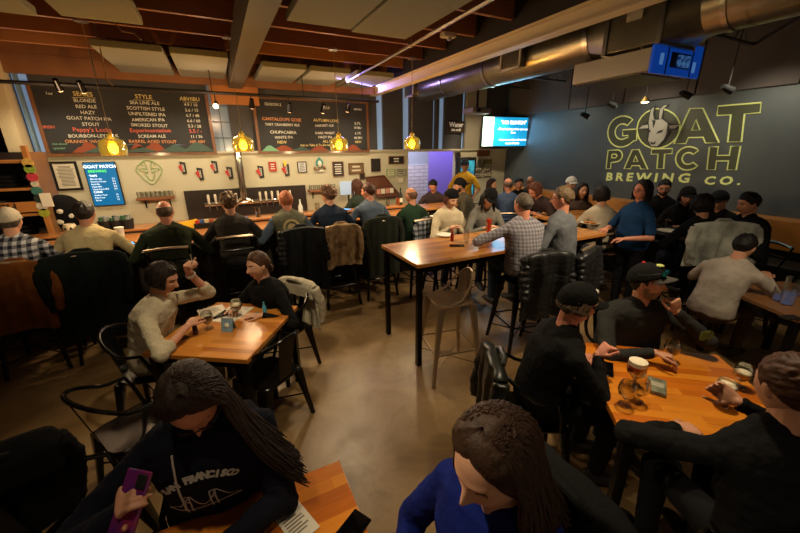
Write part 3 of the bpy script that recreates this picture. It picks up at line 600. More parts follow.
    for k in range(4):
        for (u, s) in ((.3, .10), ):
            p = q[3].lerp(q[2], .2+.2*k)*.72+q[0].lerp(q[1], .2+.2*k)*.28; G().box(p+V((0, -.02, 0)), (.085, .01, s)).build('leaflet', PAPER if k % 2 else mat('pink leaflet', (.78, .55, .48)), o)
    # shelves with glasses
    def shelf(px0, px1, py, label, n, gl, cat):
        a = P(px0, py, Y=YW-.12); b = P(px1, py, Y=YW-.12); W = b.x-a.x; t = empty('wall_shelf', label, 'shelf', ((a.x+b.x)/2, YW-.11, a.z))
        G().bb((-W/2, -.10, -.02), (W/2, .105, .015)).build('shelf_board', mat('shelf timber', (.50, .30, .17), rough=.5), t, bevel=.003)
        for s in (-.33, .33): G().tube([(s*W, .1, -.16), (s*W, .085, -.03), (s*W, -.06, -.025)], .011, 6).build('bracket', BLACKM, t)
        for k in range(n):
            x = -W*.43+W*.86*k/(n-1)
            g = G().lathe([(.0, .002), (.032, .002), (.034, .09), (.031, .09), (.029, .008), (0, .008)], n=14)
            o = g.build(cat, GLASS, None, (t.location.x+x, YW-.11, a.z+.016)); tag(o, gl, 'glass', gl.split(' ')[0]+' glasses on the shelf by the '+('taps' if n > 7 else 'ornament'))
            if n > 7: G().tube([(.033, 0, .075), (.058, 0, .07), (.058, 0, .03), (.033, 0, .02)], .005, 6).build('handle', GLASS, o)
    shelf(137, 175, 199, 'brown wall shelf of glass mugs under the green goat emblem', 8, 'clear glass mug in the row on the shelf under the green emblem', 'glass_mug')
    shelf(309, 336, 191, 'brown wall shelf of tumblers under the teal ornament', 7, 'plain clear tumbler in the row on the shelf under the teal ornament', 'tumbler')
wall_items()

def tv():
    a, b, c, d = P(483, 118, Y=6.55), P(532, 115, Y=6.55), P(532, 141, Y=6.55), P(483, 145, Y=6.55)
    # screen swung so it reads square; corners taken on one upright plane
    ctr = V(((a.x+6.38)/2+.10, 6.45, (a.z+d.z)/2)); W, H = 1.28, .60
    t = empty('television', 'wide television with a blue slide, mounted high in the far right corner', 'television', ctr, rad(-8))
    G().bb((-W/2-.02, 0, -H/2-.02), (W/2+.02, .05, H/2+.02)).build('casing', DARKM, t, bevel=.006)
    G().bb((-W/2, -.003, -H/2), (W/2, 0, H/2)).build('display', mat('tv blue', (.10, .55, .74), emit=1.5, rough=.3), t)
    tag(G().bb((-W/2, -.006, -H/2), (-W/2+.27, -.003, H/2)).build('bright_column', mat('tv white', (.86, .98, .90), emit=2.6), t), 'glaring white strip')
    g = G(); T = lambda x, z: plane_T((x, -.006, z), (1, 0, 0), (0, 0, 1)); write(g, '"NO BLINKIN"', .105, T(.14, .16), align='CENTER', bold=.004)
    for i, s in enumerate(['- Everybody keeps their eyes open', 'for it', '', '- Last one standing will win the', 'round of drinks']): write(g, s, .058, T(.14, .04-.075*i), align='CENTER', bold=.002)
    g.build('lettering', mat('tv text', (.95, .92, 1), emit=2.2), t); G().cyl((0, .05, 0), (0, .5, .0), .03).build('wall_mount', DARKM, t)
    lamp('television_glow', 'AREA', ctr+V((-.05, -.08, 0)), 9, (.25, .65, 1), (1.2, .55), ctr+V((-.6, -4, -.6)))
    # screen behind the man in yellow
    m = P(464, 172, Y=6.9); o = empty('display_cabinet', 'glowing blue-green drinks display behind the man in yellow', 'display', (m.x, 6.8, 0))
    G().bb((-.22, -.0, .9), (.26, .15, 1.85)).build('cabinet', DARKM, o, bevel=.01); G().bb((-.17, -.006, 1.0), (.21, 0, 1.78)).build('glowing_panel', mat('cyan panel', (.22, .62, .70), emit=.9, col2=(.06, .25, .38), vscale=5), o)
tv()

def lettering():
    X0 = XR-.004; crop = lambda cx, cy: P(600+cx/4.635, 85+cy/4.635, X=X0)
    t = empty('wall_lettering', 'huge GOAT PATCH BREWING CO. sign in yellow-green outline on the dark wall', 'sign', (XR, 3.5, 1.5))
    inv = V((XR, 3.5, 1.5)); line = mat('yellow green paint with glow', (.80, .82, .50), rough=.5, emit=.16); fill = mat('dark olive sign paint', (.20, .225, .14), rough=.5)  # outline glows slightly: lamplight put into the paint
    def arc(cx, cy, rx, ry, a0, a1, n=14): return [(cx+rx*math.cos(rad(a0+(a1-a0)*i/n)), cy+ry*math.sin(rad(a0+(a1-a0)*i/n))) for i in range(n+1)]
    GL = {'T': [[(0, 1), (1, 1), (1, .74), (.66, .74), (.66, 0), (.34, 0), (.34, .74), (0, .74)]],
          'A': [[(.36, 1), (.64, 1), (1, 0), (.72, 0), (.66, .17), (.34, .17), (.28, 0), (0, 0)], [(.5, .68), (.59, .38), (.41, .38)]],
          'P': [[(0, 0), (0, 1), (.55, 1)]+arc(.62, .68, .36, .32, 90, -90, 10)+[(.55, .34), (.30, .34), (.30, 0)], [(.30, .58), (.30, .78), (.55, .78), (.64, .68), (.55, .58)]],
          'H': [[(0, 0), (0, 1), (.30, 1), (.30, .62), (.70, .62), (.70, 1), (1, 1), (1, 0), (.70, 0), (.70, .38), (.30, .38), (.30, 0)]],
          'C': [arc(.5, .5, .5, .52, 42, 318, 20)+arc(.5, .5, .24, .26, 318, 42, 14)],
          'G': [arc(.5, .5, .5, .52, 48, 318, 20)+[(.98, .18), (.98, .56), (.52, .56), (.52, .36), (.70, .36), (.70, .29)]+arc(.5, .5, .24, .26, 300, 48, 12)],
          'O': [arc(.5, .5, .5, .52, 0, 345, 22)]}
    def glyph(ch, q, name='letter'):
        # q: crop corners TL, TR, BR, BL
        tl, tr, br, bl = [crop(*p) for p in q]
        for k, loop in enumerate(GL[ch]):
            pts = [(bl.lerp(br, u)).lerp(tl.lerp(tr, u), v)-inv for u, v in loop]
            pts = [V((-.006, p.y, p.z)) for p in pts]
            if k == 0: o = G().prism([p+V((.004, 0, 0)) for p in pts], (.004, 0, 0)).build(name, fill, t); tag(o, 'dark olive letter '+ch)
            G().tube(pts, .011, 6, closed=True).build('letter_outline', line, o)
    glyph('G', [(38, 150), (178, 143), (172, 280), (35, 290)]); glyph('O', [(172, 118), (375, 108), (368, 285), (172, 295)])
    glyph('A', [(345, 112), (560, 104), (553, 268), (343, 273)]); glyph('T', [(548, 98), (748, 82), (728, 262), (528, 266)])
    glyph('P', [(38, 303), (108, 300), (100, 386), (28, 388)]); glyph('A', [(112, 300), (222, 299), (222, 390), (112, 388)]); glyph('T', [(240, 297), (336, 294), (330, 388), (232, 388)])
    glyph('C', [(352, 290), (476, 287), (468, 390), (350, 395)]); glyph('H', [(508, 287), (652, 283), (632, 394), (496, 392)])
    for s, a, b, z in (('BREWING', (26, 441), (412, 452), 36), ('CO.', (480, 460), (650, 462), 38)):
        p, q = crop(*a), crop(*b); v, f = text_mesh(s, 1, bold=.035, extrude=.002, spacing=1.5); w_ = max(x[0] for x in v); h = max(x[1] for x in v)
        sc = (q-p).length/w_; sz = (crop(a[0], a[1]-z).z-p.z)/h; g = G(); g.add([(x[0]*sc, x[1]*sz, x[2]) for x in v], f, 0, plane_T(p-inv-V((.004, 0, 0)), q-p, (0, 0, 1))); tag(g.build('lettering', line, t), 'solid yellow-green words')
    # goat head
    def poly(pts, m_, off, nm, lab=None):
        o = G().prism([crop(*p)-inv-V((off, 0, 0)) for p in pts], (.003, 0, 0)).build(nm, m_, head)
        if lab: o['label'] = lab
    head = G().prism([crop(*p)-inv-V((.012, 0, 0)) for p in [(222, 168), (236, 108), (262, 93), (256, 130), (262, 150), (272, 150), (276, 110), (300, 88), (322, 92), (300, 110), (292, 150), (320, 172), (332, 180), (375, 182), (352, 206), (326, 204), (322, 228), (305, 260), (270, 290), (236, 288), (220, 258), (222, 212), (196, 204), (172, 206), (196, 186)]], (.003, 0, 0)).build('goat_head', mat('sign black', (.05, .05, .05)), t)
    wh = mat('goat white', (.66, .65, .60), rough=.6); bk = _MC['sign black']
    poly([(228, 172), (240, 158), (262, 162), (290, 158), (316, 178), (312, 220), (298, 252), (268, 284), (240, 284), (226, 256), (232, 214)], wh, .016, 'face')
    poly([(228, 168), (240, 112), (254, 102), (248, 130), (252, 158)], wh, .016, 'horn'); poly([(276, 156), (280, 112), (302, 93), (316, 94), (296, 112), (286, 158)], wh, .016, 'horn')
    poly([(180, 203), (200, 188), (224, 184), (226, 200)], wh, .016, 'ear'); poly([(322, 188), (370, 185), (350, 202), (326, 202)], wh, .016, 'ear')
    poly([(262, 226), (276, 212), (298, 206), (288, 220)], bk, .020, 'eye'); poly([(228, 212), (236, 206), (238, 222)], bk, .020, 'eye')
    poly([(234, 262), (250, 268), (262, 258), (258, 274), (240, 276)], bk, .020, 'muzzle_shadow'); poly([(240, 160), (262, 165), (250, 200), (246, 165)], bk, .020, 'forelock')
lettering()

# ================================================================ PEOPLE
SK = {'fair': (.80, .58, .46), 'pink': (.84, .56, .45), 'tan': (.70, .48, .36), 'light': (.84, .64, .52)}
def skin_mats(tone):
    c = SK[tone]
    return [mat('skin '+tone, c, rough=.5, spec=.35, vary=.12, vscale=14), mat('lips '+tone, (c[0]*.86, c[1]*.58, c[2]*.58), rough=.4),
            mat('eye slit', (.13, .09, .07), rough=.3), mat('brow', (.22, .14, .09), rough=.9)]
def gs(x, s): return math.exp(-(x/s)**2)
def head_pt(d, fem=False, face=True):
    """a point of the head surface for a unit direction (x side, y front, z up), metres, head half height .115"""
    x, y, z = d.x*.076, d.y*.096, d.z*.116
    if z < 0:
        t = min(1, -z/.116); x *= 1-(.30 if fem else .20)*t**1.5
        if y < 0: y *= 1-.42*t; z *= 1-.12*t*(-d.y)
        else: y *= 1-.02*t
    elif y < 0: y *= 1.07
    if y > 0: y *= .94; x *= 1+.03*abs(d.y)
    if face and d.y > 0:
        n = .022*gs(z+.022, .014)*gs(x, .0125)+.013*gs(z+.004, .018)*gs(x, .010)
        n -= .010*gs(abs(x)-.031, .016)*gs(z-.014, .012)
        n += .004*gs(z-.034, .009)*gs(abs(x)-.028, .025)+.003*gs(abs(x)-.040, .018)*gs(z+.024, .018)
        n += .0065*gs(x, .022)*gs(z+.053, .006)+.007*gs(x, .020)*gs(z+.066, .006)-.002*gs(x, .024)*gs(z+.0595, .0022)
        n += .008*gs(x, .024)*gs(z+.096, .014)
        y += n*min(1, d.y*2)
    return V((x, y, z))
class Head:
    def __init__(s, C, R, fem=False, sc=1.0): s.C = V(C); s.R = R; s.fem = fem; s.sc = sc
    def at(s, d, th=0.): p = head_pt(d, s.fem, th == 0); n = V((d.x/.076, d.y/.096, d.z/.116)).normalized(); return s.C+s.R@((p+n*th)*s.sc)
    def loc(s, p): return s.C+s.R@(V(p)*s.sc)
def add_head(g, H, nl, nt):
    def dirn(i, k):
        t = PI*i/nt; a = 2*PI*k/nl; a = a-.45*math.sin(a)            # denser towards the face (a = 0 is front)
        return V((math.sin(t)*math.sin(a), math.sin(t)*math.cos(a), math.cos(t)))
    v = []; f = []; ms = []
    for i in range(nt+1):
        for k in range(nl): v.append(H.at(dirn(i, k)))
    for i in range(nt):
        for k in range(nl):
            a = i*nl+k; b = i*nl+(k+1) % nl; f.append((a, a+nl, b+nl, b))
            d = dirn(i+.5, k+.5); p = head_pt(d, H.fem); mt = 0
            if d.y > .3:
                ax = abs(p.x)
                if ax < .022*(1-abs(p.z+.060)/.02) and abs(p.z+.060) < .0085: mt = 1
                elif abs(ax-.031) < .012 and abs(p.z-.0135) < .0042: mt = 2
                elif .013 < ax < .046 and abs(p.z-.031+.0*ax) < .0036: mt = 3
            ms.append(mt)
    n = len(g.v); g.v += [tuple(p) for p in v]; g.f += [tuple(i+n for i in q) for q in f]; g.m += ms
    for s in (-1, 1):
        Re = H.R@Matrix.Rotation(s*rad(-18), 3, 'Z')@Matrix.Rotation(rad(-8), 3, 'X')
        g.ell(H.loc((s*.0735, -.004, -.004)), (.009*H.sc, .019*H.sc, .031*H.sc), 12, 8, 0, Re)
        g.ell(H.loc((s*.0785, -.006, .002)), (.006*H.sc, .012*H.sc, .020*H.sc), 10, 6, 0, Re)
HAIRLINE = {   # height of the hair's lower edge by angle from the front (deg, metres)
    'short': [(0, .066), (35, .062), (60, .035), (78, .0), (95, .004), (120, -.03), (150, -.055), (180, -.06)],
    'receding': [(0, .098), (30, .085), (55, .055), (78, .0), (95, .004), (120, -.03), (150, -.05), (180, -.055)],
    'long': [(0, .090), (30, .076), (50, .050), (68, .0), (90, -.08), (120, -.10), (150, -.11), (180, -.11)],
    'pulled': [(0, .074), (30, .066), (55, .045), (75, .012), (92, .006), (115, -.03), (150, -.06), (180, -.065)],
    'fringe': [(0, .12), (75, .12), (80, -.0), (95, .0), (120, -.035), (150, -.05), (180, -.055)],
    'cap': [(0, .046), (40, .044), (70, .030), (90, .018), (120, .004), (150, -.008), (180, -.012)],
    'beanie': [(0, .050), (40, .046), (70, .026), (90, .006), (120, -.012), (150, -.03), (180, -.035)],
    'nape': [(0, .12), (60, .12), (72, .0), (95, .0), (120, -.04), (150, -.062), (180, -.066)]}
def lerp_tab(tab, a):
    for (a0, v0), (a1, v1) in zip(tab, tab[1:]):
        if a <= a1: return v0+(v1-v0)*(a-a0)/(a1-a0)
    return tab[-1][1]
def shell(g, H, style, th, nl=48, nt=30, rough=.15, top=None, mt=0, seed=0., edge=.25):
    tab = HAIRLINE[style]; v = []; f = []
    for i in range(nt+1):
        for k in range(nl):
            t = PI*i/nt; a = 2*PI*k/nl; d = V((math.sin(t)*math.sin(a), math.sin(t)*math.cos(a), math.cos(t)))
            ang = math.degrees(abs((a+PI) % (2*PI)-PI)); p = head_pt(d, H.fem, False); zl = lerp_tab(tab, ang); q = (p.z-zl)/.014
            if top is not None and p.z > top: q = min(q, (top+.014-p.z)/.014)
            q = max(-1, min(1, q)); h = th*(edge+(1-edge)*max(0, min(1, (p.z-zl)/.07))) if q > 0 else 0
            h = h*min(1, q*1.6) if q > 0 else q*.012
            h *= 1+rough*noise.noise(V((d.x*4+seed, d.y*4, d.z*9)))*1.6
            v.append(H.at(d, h if abs(h) > 1e-6 else 1e-6))
    for i in range(nt):
        for k in range(nl): a = i*nl+k; b = i*nl+(k+1) % nl; f.append((a, a+nl, b+nl, b))
    g.add(v, f, mt); return g
def strands(g, H, L, n, r, a0=70, a1=290, z0=.03, z1=.1, out=.012, drift=(0, 0, 0), gather=None, shoulder=.0, wav=.006, seed=1, down=(0, 0, -1), face=.0):
    """hair falling as many tapering strands from the scalp"""
    R_ = random.Random(seed); down = V(down).normalized()
    for i in range(n):
        a = rad(a0+(a1-a0)*(i+R_.random())/n); z = z0+(z1-z0)*R_.random(); t = math.acos(max(-1, min(1, z/.116)))
        pts = []; t0 = t*.35
        for k in range(4): tt = t0+(1.62-t0)*k/3; pts.append(H.at(V((math.sin(tt)*math.sin(a), math.sin(tt)*math.cos(a), math.cos(tt))), out*(.7+.6*R_.random())))
        l = L*(.82+.3*R_.random()); o = V((pts[-1].x-H.C.x, pts[-1].y-H.C.y, 0)); ph = R_.random()*6
        p = pts[-1]
        for k in range(1, 8):
            u = k/7; q = p+down*l*u+V(drift)*u*u*l+o*shoulder*math.sin(min(1, u*1.4)*PI/2)+V((math.sin(ph+u*7), math.cos(ph+u*6), 0))*wav
            if gather: q = q.lerp(V(gather)+(q-p)*.25*u, min(1, u*1.6)*.75)
            pts.append(q)
        g.tube(pts, r*(.8+.5*R_.random()), 5, r1=r*.35)
def hand(g, wr, d, n, side, s=1.0, curl=(.35, .5, .4), th=.5, seg=8, spread=.05):
    """palm with four unequal fingers and a thumb. d along the fingers, n out of the palm, side=+1 thumb towards d x n"""
    d = V(d).normalized(); n = V(n); n = (n-d*n.dot(d)).normalized(); t = d.cross(n)*side; k = .001*s
    g.loft([(wr-d*15*k, t*25*k, n*17*k), (wr+d*12*k, t*30*k, n*15*k), (wr+d*50*k, t*41*k, n*14*k), (wr+d*84*k, t*41*k, n*11*k), (wr+d*92*k, t*36*k, n*8*k)], 12, e=.8)
    for i, (off, ln, r) in enumerate(((29, 76, 9), (10, 84, 9.3), (-10, 78, 9), (-28, 62, 8))):
        b = wr+d*84*k+t*off*k; a = 0; dd = (d+t*(1.5-i)*spread).normalized(); p = b-dd*10*k; rr = r*k
        for j, fr in enumerate((.46, .30, .24)):
            a += curl[j]*(1+.12*i); e = dd*math.cos(a)+n*math.sin(a); q = p+e*(ln*fr+(10 if j == 0 else 0))*k
            g.cap(p, q, rr, rr*.88, seg); p = q; rr *= .88
    p = wr+d*22*k+t*26*k; e = (d*.62+t*.68+n*.30*th).normalized()
    q = p+e*42*k; g.cap(p-e*10*k, q, 12*k, 10.5*k, seg); e = (d*.85+t*.25+n*.55*th).normalized(); q2 = q+e*32*k; g.cap(q, q2, 10.5*k, 9*k, seg); g.cap(q2, q2+(e+n*.2*th).normalized()*22*k, 9*k, 7.5*k, seg)
def ik(a, b, l1, l2, pole):
    d = b-a; L = min(d.length, (l1+l2)*.995); u = d.normalized(); c = (l1*l1+L*L-l2*l2)/(2*l1*L); h = l1*math.sqrt(max(0, 1-c*c))
    p = V(pole); p = p-u*p.dot(u); p = p.normalized() if p.length > 1e-5 else perp(u)[0]
    return a+u*l1*c+p*h, a+u*L
HATTOP = .040
def person(label, at, yaw, top, hair=('short', (.2, .13, .08)), skin='fair', lean=.3, hyaw=0., hpitch=.15, hroll=0., arms=None, sleeve='long', pants=(.16, .17, .22), shoe=(.12, .11, .11), stand=False,
           fem=False, q=0, sc=1.0, belly=.0, hat=None, glasses=False, beard=None, twist=0., legs=True, slean=0., hood=False, collar=None, group=None, seat=None, fold=.012, necklow=0., extra=None, wide=1.0, knee=None, eyes=True):
    """at: head centre in the world; yaw: facing, 0 = +Y, positive turns left. q: 0 far, 1 middle, 2 near"""
    vox = (.014, .0095, .006)[q]
    up = V((0, 0, 1)); B = Matrix.Rotation(-lean, 3, 'X')@Matrix.Rotation(slean, 3, 'Y')
    spine = (B@up)*.50*sc; hd = Matrix.Rotation(twist, 3, 'Z')@(Matrix.Rotation(-min(lean*.6+hpitch*.5, 1.0), 3, 'X')@Matrix.Rotation(slean*.7, 3, 'Y')@up)*.152*sc
    headL = spine+hd; Wy = Matrix.Rotation(yaw, 3, 'Z')
    atv = V(at); base = atv-Wy@headL; hipz = base.z; root = empty('person', label, 'person', (base.x, base.y, 0), yaw, group)
    hip = V((0, 0, hipz)); nb = hip+spine; C = hip+headL
    HR = Matrix.Rotation(hyaw, 3, 'Z')@Matrix.Rotation(-hpitch, 3, 'X')@Matrix.Rotation(hroll, 3, 'Y'); H = Head(C, HR, fem, sc)
    shw = (.165 if fem else .19)*sc*wide
    def torso(g, inf, lowest=-.10):
        rows = [(-.16, .10, .09), (-.06, .165, .115), (.08, .165, .12), (.30, .15, .112), (.55, .158, .118), (.78, .178, .115), (.92, .165, .09), (1.0, .10, .066)]
        R = []
        for t, w_, dp in rows:
            if t < lowest: continue
            f = max(0, t); p = hip+(up*.5*sc*f).lerp(spine*f, min(1, .35+.65*f)) if t > 0 else hip+up*.5*sc*t
            k = belly*max(0, 1-abs(t-.28)/.35); fb = .02*gs(t-.66, .15) if fem else 0
            ax = Matrix.Rotation(twist*max(0, t), 3, 'Z')@V((1, 0, 0)); tan = (up.lerp(spine.normalized(), min(1, .3+t))).normalized(); ay = tan.cross(ax)
            w_ = w_*(.9 if fem and t > .5 else 1)*wide
            R.append((p+ay*(k*.6+fb), ax*(w_*sc+inf+k*.6), ay*(dp*sc+inf+k+fb)))
        g.loft(R, 22, e=.86)
        for s in (-1, 1): g.cap(nb+tx*s*shw*.18, sh[s]-tx*s*.02, .042*sc+inf, .052*sc+inf)
    tx = Matrix.Rotation(twist, 3, 'Z')@V((1, 0, 0)); sh = {s: nb-spine*.20+tx*s*shw+V((0, .01, 0)) for s in (-1, 1)}
    arms = arms or {}; J = {}
    for s in (-1, 1):
        A = arms.get(s, {}); W = A.get('w', (s*.16, .38, .02)); el, wr = ik(sh[s], nb*0+V((W[0], W[1], (W[2]+hipz) if not A.get('abs') else W[2])), .285*sc, .255*sc, A.get('pole', (s*.8, -.3, -.8)))
        J[s] = (el, wr, A.get('d', (wr-el)), A.get('n', (0, 0, -1) if not A.get('n') else A['n']), A.get('curl', (.3, .4, .3)))
    # legs
    K = {}; HP = {s: hip+V((s*.09*sc, 0, -.02)) for s in (-1, 1)}
    for s in (-1, 1):
        if stand: K[s] = (hip+V((s*.10, .02, -hipz*.48)), V((s*.11, -.01, .09)))
        else: kk = (knee or {}).get(s, (s*.13, .42, -.03)); kp = hip+V(kk)*sc; K[s] = (kp, V((kp.x, kp.y-.04, max(.09, kp.z-.43))))
    body = G()
    torso(body, -.012)
    body.cap(nb-spine*.08, C+HR@V((0, -.020, -.050))*sc, .066*sc, .056*sc)
    for s in (-1, 1):
        el, wr, d, n, cu = J[s]; body.cap(sh[s], el, .044*sc, .038*sc); body.cap(el, wr, .039*sc, .026*sc)
        if q == 2: hand(body, wr, d, n, arms.get(s, {}).get('side', -s), sc, cu)
        if legs: kn, an = K[s]; body.cap(HP[s], kn, .070*sc, .050*sc); body.cap(kn, an, .048*sc, .034*sc)
    me = remeshed(body, vox if q < 2 else .0055, 2)
    g = G(); g.v = [tuple(p.co) for p in me.vertices]; g.f = [tuple(p.vertices) for p in me.polygons]; g.m = [0]*len(g.f); bpy.data.meshes.remove(me)
    add_head(g, H, *((44, 34), (64, 50), (110, 84))[q])
    if q < 2:
        for s in (-1, 1): el, wr, d, n, cu = J[s]; hand(g, wr, d, n, arms.get(s, {}).get('side', -s), sc, cu, seg=6)
    ob = g.build('body', skin_mats(skin), root, smooth=80)
    # shirt
    def garment(g2, m_, name, disp, lab=None, vx=None):
        me = remeshed(g2, vx or (.016, .012, .008)[q], (4, 5, 8)[q], disp, .09); me.materials.append(m_)
        o = bpy.data.objects.new(name, me); COL.objects.link(o); o.parent = root
        if lab: o['label'] = lab
        return o
    g2 = G(); torso(g2, .016, -.2)
    for s in (-1, 1):
        el, wr, *_ = J[s]
        g2.cap(sh[s], el if sleeve != 'short' else sh[s].lerp(el, .78), .059*sc, .054*sc if sleeve != 'short' else .060*sc)
        if sleeve == 'long': g2.cap(el, el.lerp(wr, .90), .053*sc, .037*sc)
        if sleeve == 'rolled': g2.cap(el, el.lerp(wr, .25), .054*sc, .05*sc)
    if hood: g2.cap(nb-spine*.04+V((-.07, -.09, .03)), nb-spine*.04+V((.07, -.09, .03)), .055, .055); g2.cap(nb+V((.08, -.05, .02)), nb-spine*.12+V((.06, .08, 0)), .035, .025); g2.cap(nb+V((-.08, -.05, .02)), nb-spine*.12+V((-.06, .08, 0)), .035, .025)
    top_o = garment(g2, top, 'shirt' if not hood else 'hoodie', fold)
    # collar ring
    cg = G(); R0 = Matrix.Rotation(twist, 3, 'Z')@B; cc = nb-spine*.02
    cg.tube([cc+R0@V((.070*sc*math.cos(a)*1.1, .066*sc*math.sin(a)+(-.0), -necklow*(math.sin(a) > .2)*math.sin(a)+.0)) for a in [2*PI*i/20 for i in range(20)]], .014 if collar is None else .018, 8, closed=True)
    cg.build('collar', collar or top, root)
    if legs:
        g3 = G()
        g3.loft([(hip+V((0, 0, -.10)), V((.12, 0, 0)), V((0, .10, 0))), (hip+V((0, 0, -.04)), V((.175*sc*wide, 0, 0)), V((0, .13*sc, 0))), (hip+V((0, 0, .07)), V((.165*sc*wide, 0, 0)), V((0, .125*sc, 0)))], 18)
        for s in (-1, 1): kn, an = K[s]; g3.cap(HP[s], kn, .092*sc, .066*sc); g3.cap(kn, an+V((0, 0, .03)), .064*sc, .054*sc)
        garment(g3, cloth('trousers %.2f%.2f%.2f' % tuple(pants), pants), 'trousers', .010)
        for s in (-1, 1):
            kn, an = K[s]; z = an.z-.085; sg = G(); sg.loft([(V((an.x, an.y-.075, z+.05)), V((.030, 0, 0)), V((0, 0, .045))), (V((an.x, an.y-.03, z+.055)), V((.042, 0, 0)), V((0, 0, .055))), (V((an.x, an.y+.07, z+.035)), V((.048, 0, 0)), V((0, 0, .035))), (V((an.x, an.y+.16, z+.025)), V((.042, 0, 0)), V((0, 0, .024))), (V((an.x, an.y+.19, z+.02)), V((.02, 0, 0)), V((0, 0, .012)))], 14)
            sg.build('shoe', mat('shoe %.2f' % shoe[0], shoe, rough=.6), root)
    # hair and hats
    style, hc = hair[0], hair[1]; opt = hair[2] if len(hair) > 2 else {}
    hm = mat('hair %.2f%.2f%.2f' % tuple(hc), hc, rough=.58, spec=.3, vary=.5, vscale=45, bump=.3, bscale=110)
    hg = G(); nn = ((48, 30), (64, 40), (96, 60))[q]
    if hat:
        shell(hg, H, 'nape' if style != 'long' else 'long', .012, *nn, top=.030)
        if style in ('bob', 'long'): strands(hg, H, opt.get('L', .06), (50, 110, 240)[q], (.011, .008, .0055)[q], 72, 288, -.01, .025, .012, drift=opt.get('drift', (0, 0, 0)), shoulder=opt.get('sh', 0), seed=8)
    elif style == 'bald': shell(hg, H, 'fringe', .007, *nn, top=.040)
    elif style == 'receding': shell(hg, H, 'receding', .010, *nn)
    elif style in ('short', 'curly'): shell(hg, H, 'short', .017 if style == 'short' else .03, *nn, rough=.35 if style == 'short' else .8, seed=hc[0]*9)
    elif style == 'none': shell(hg, H, 'nape', .012, *nn)
    elif style == 'bun': shell(hg, H, 'pulled', .016, *nn); hg.ell(H.loc(opt.get('bun', (0, -.105, .07))), (.04, .035, .035))
    elif style == 'pony':
        shell(hg, H, 'pulled', .014, *nn); p = H.loc((0, -.105, .03)); strands(hg, Head(p-V((0, 0, .0)), HR, fem, .35), opt.get('L', .3), 26, .010, 0, 360, 0, .1, drift=opt.get('drift', (0, -.2, 0)))
    elif style == 'bob': shell(hg, H, 'long', .026, *nn); strands(hg, H, opt.get('L', .10), (50, 110, 260)[q], (.011, .008, .0055)[q], 62, 298, .0, .09, .022, shoulder=opt.get('sh', .0), seed=5)
    elif style == 'long': shell(hg, H, 'long', .022, *nn); strands(hg, H, opt.get('L', .30), opt.get('n', (60, 120, 320)[q]), (.011, .0085, .0055)[q], opt.get('a0', 70), opt.get('a1', 290), .0, .09, .018, drift=opt.get('drift', (0, 0, 0)), shoulder=opt.get('sh', .25), seed=6)
    if hg.v: hg.build('hair', hm, root, smooth=80)
    if beard:
        bg = G(); v = []; f = []; nl, nt = 36, 16
        for i in range(nt+1):
            for k in range(nl+1):
                z = -.018-.100*i/nt; a = rad(-88+176*k/nl); t = math.acos(max(-1, min(1, z/.116))); d = V((math.sin(t)*math.sin(a), math.sin(t)*math.cos(a), math.cos(t)))
                e_ = min(i/3, (nt-i)/2+.3, 1)*1.0; c_ = abs(math.degrees(a)); mouth = gs(head_pt(d).x, .026)*gs(z+.060, .013); top_ = 1 if c_ > 66 or z < -.047+.012*gs(c_, 18) else -1
                th = .0045*e_*top_*(1-2.2*mouth)+.002*noise.noise(d*25); v.append(H.C+H.R@((head_pt(d, fem)+V((d.x, d.y, -.1)).normalized()*max(-.006, th))*H.sc))
        for i in range(nt):
            for k in range(nl): a = i*(nl+1)+k; f.append((a, a+nl+1, a+nl+2, a+1))
        bg.add(v, f).build('beard', mat('beard %.2f' % beard[0], beard, rough=.9, bump=.6, bscale=150, vary=.3, vscale=60), root, smooth=80)
    if hat:
        kind, hc2 = hat[0], hat[1]; m_ = hc2 if not isinstance(hc2, tuple) else cloth('hat %.2f%.2f%.2f' % hc2, hc2)
        cg = G()
        if kind == 'beanie':
            shell(cg, H, 'beanie', .026, *nn, rough=.1, edge=.5); o = cg.build('beanie', m_, root, smooth=80)
        else:
            back = kind == 'backcap'; shell(cg, H, 'cap', .026, *nn, rough=.03, edge=.6); o = cg.build('cap', m_, root, smooth=80)
            bg = G(); n = 14; v = []; f = []; sg = -1 if back else 1
            for j in range(7):
                for i in range(n+1):
                    a = rad(-62+124*i/n); u = j/6; r0x, r0y = .086, .108
                    x = math.sin(a)*(r0x+.004*u); y = math.cos(a)*r0y*.93+u*.066*math.cos(a*1.25)**.6 if abs(a) < rad(60) else math.cos(a)*r0y*.93
                    z = (.060 if not back else .022)-.010*u-.030*(x/.08)**2*.9
                    v.append(H.loc((x, sg*y, z)))
            for j in range(6):
                for i in range(n): a = j*(n+1)+i; f.append((a, a+1, a+n+2, a+n+1))
            me = bpy.data.meshes.new('brim'); me.from_pydata([tuple(p) for p in v], [], f); me.materials.append(m_ if len(hat) < 3 else hat[2]); me.polygons.foreach_set('use_smooth', [True]*len(f)); bo = link('brim', me, o); sm = bo.modifiers.new('solid', 'SOLIDIFY'); sm.thickness = .005; sm.offset = 0
            G().ell(H.loc((0, -.004, .141)), (.008, .008, .006)).build('cap_button', m_, o)
    if glasses:
        gg = G()
        for s in (-1, 1):
            gg.tube([H.loc((s*(.031+.022*math.cos(a)), .101-.010*abs(math.cos(a))*0-.012*(math.cos(a)*1 > .5), .012+.016*math.sin(a))) for a in [2*PI*i/16 for i in range(16)]], .0021, 5, closed=True)
            gg.tube([H.loc((s*.053, .092, .016)), H.loc((s*.078, .06, .016)), H.loc((s*.082, .0, .010))], .002, 5)
        gg.tube([H.loc((-.01, .104, .015)), H.loc((.01, .104, .015))], .0022, 5); gg.build('glasses', mat('spectacle frame', (.12, .10, .09), rough=.3), root)
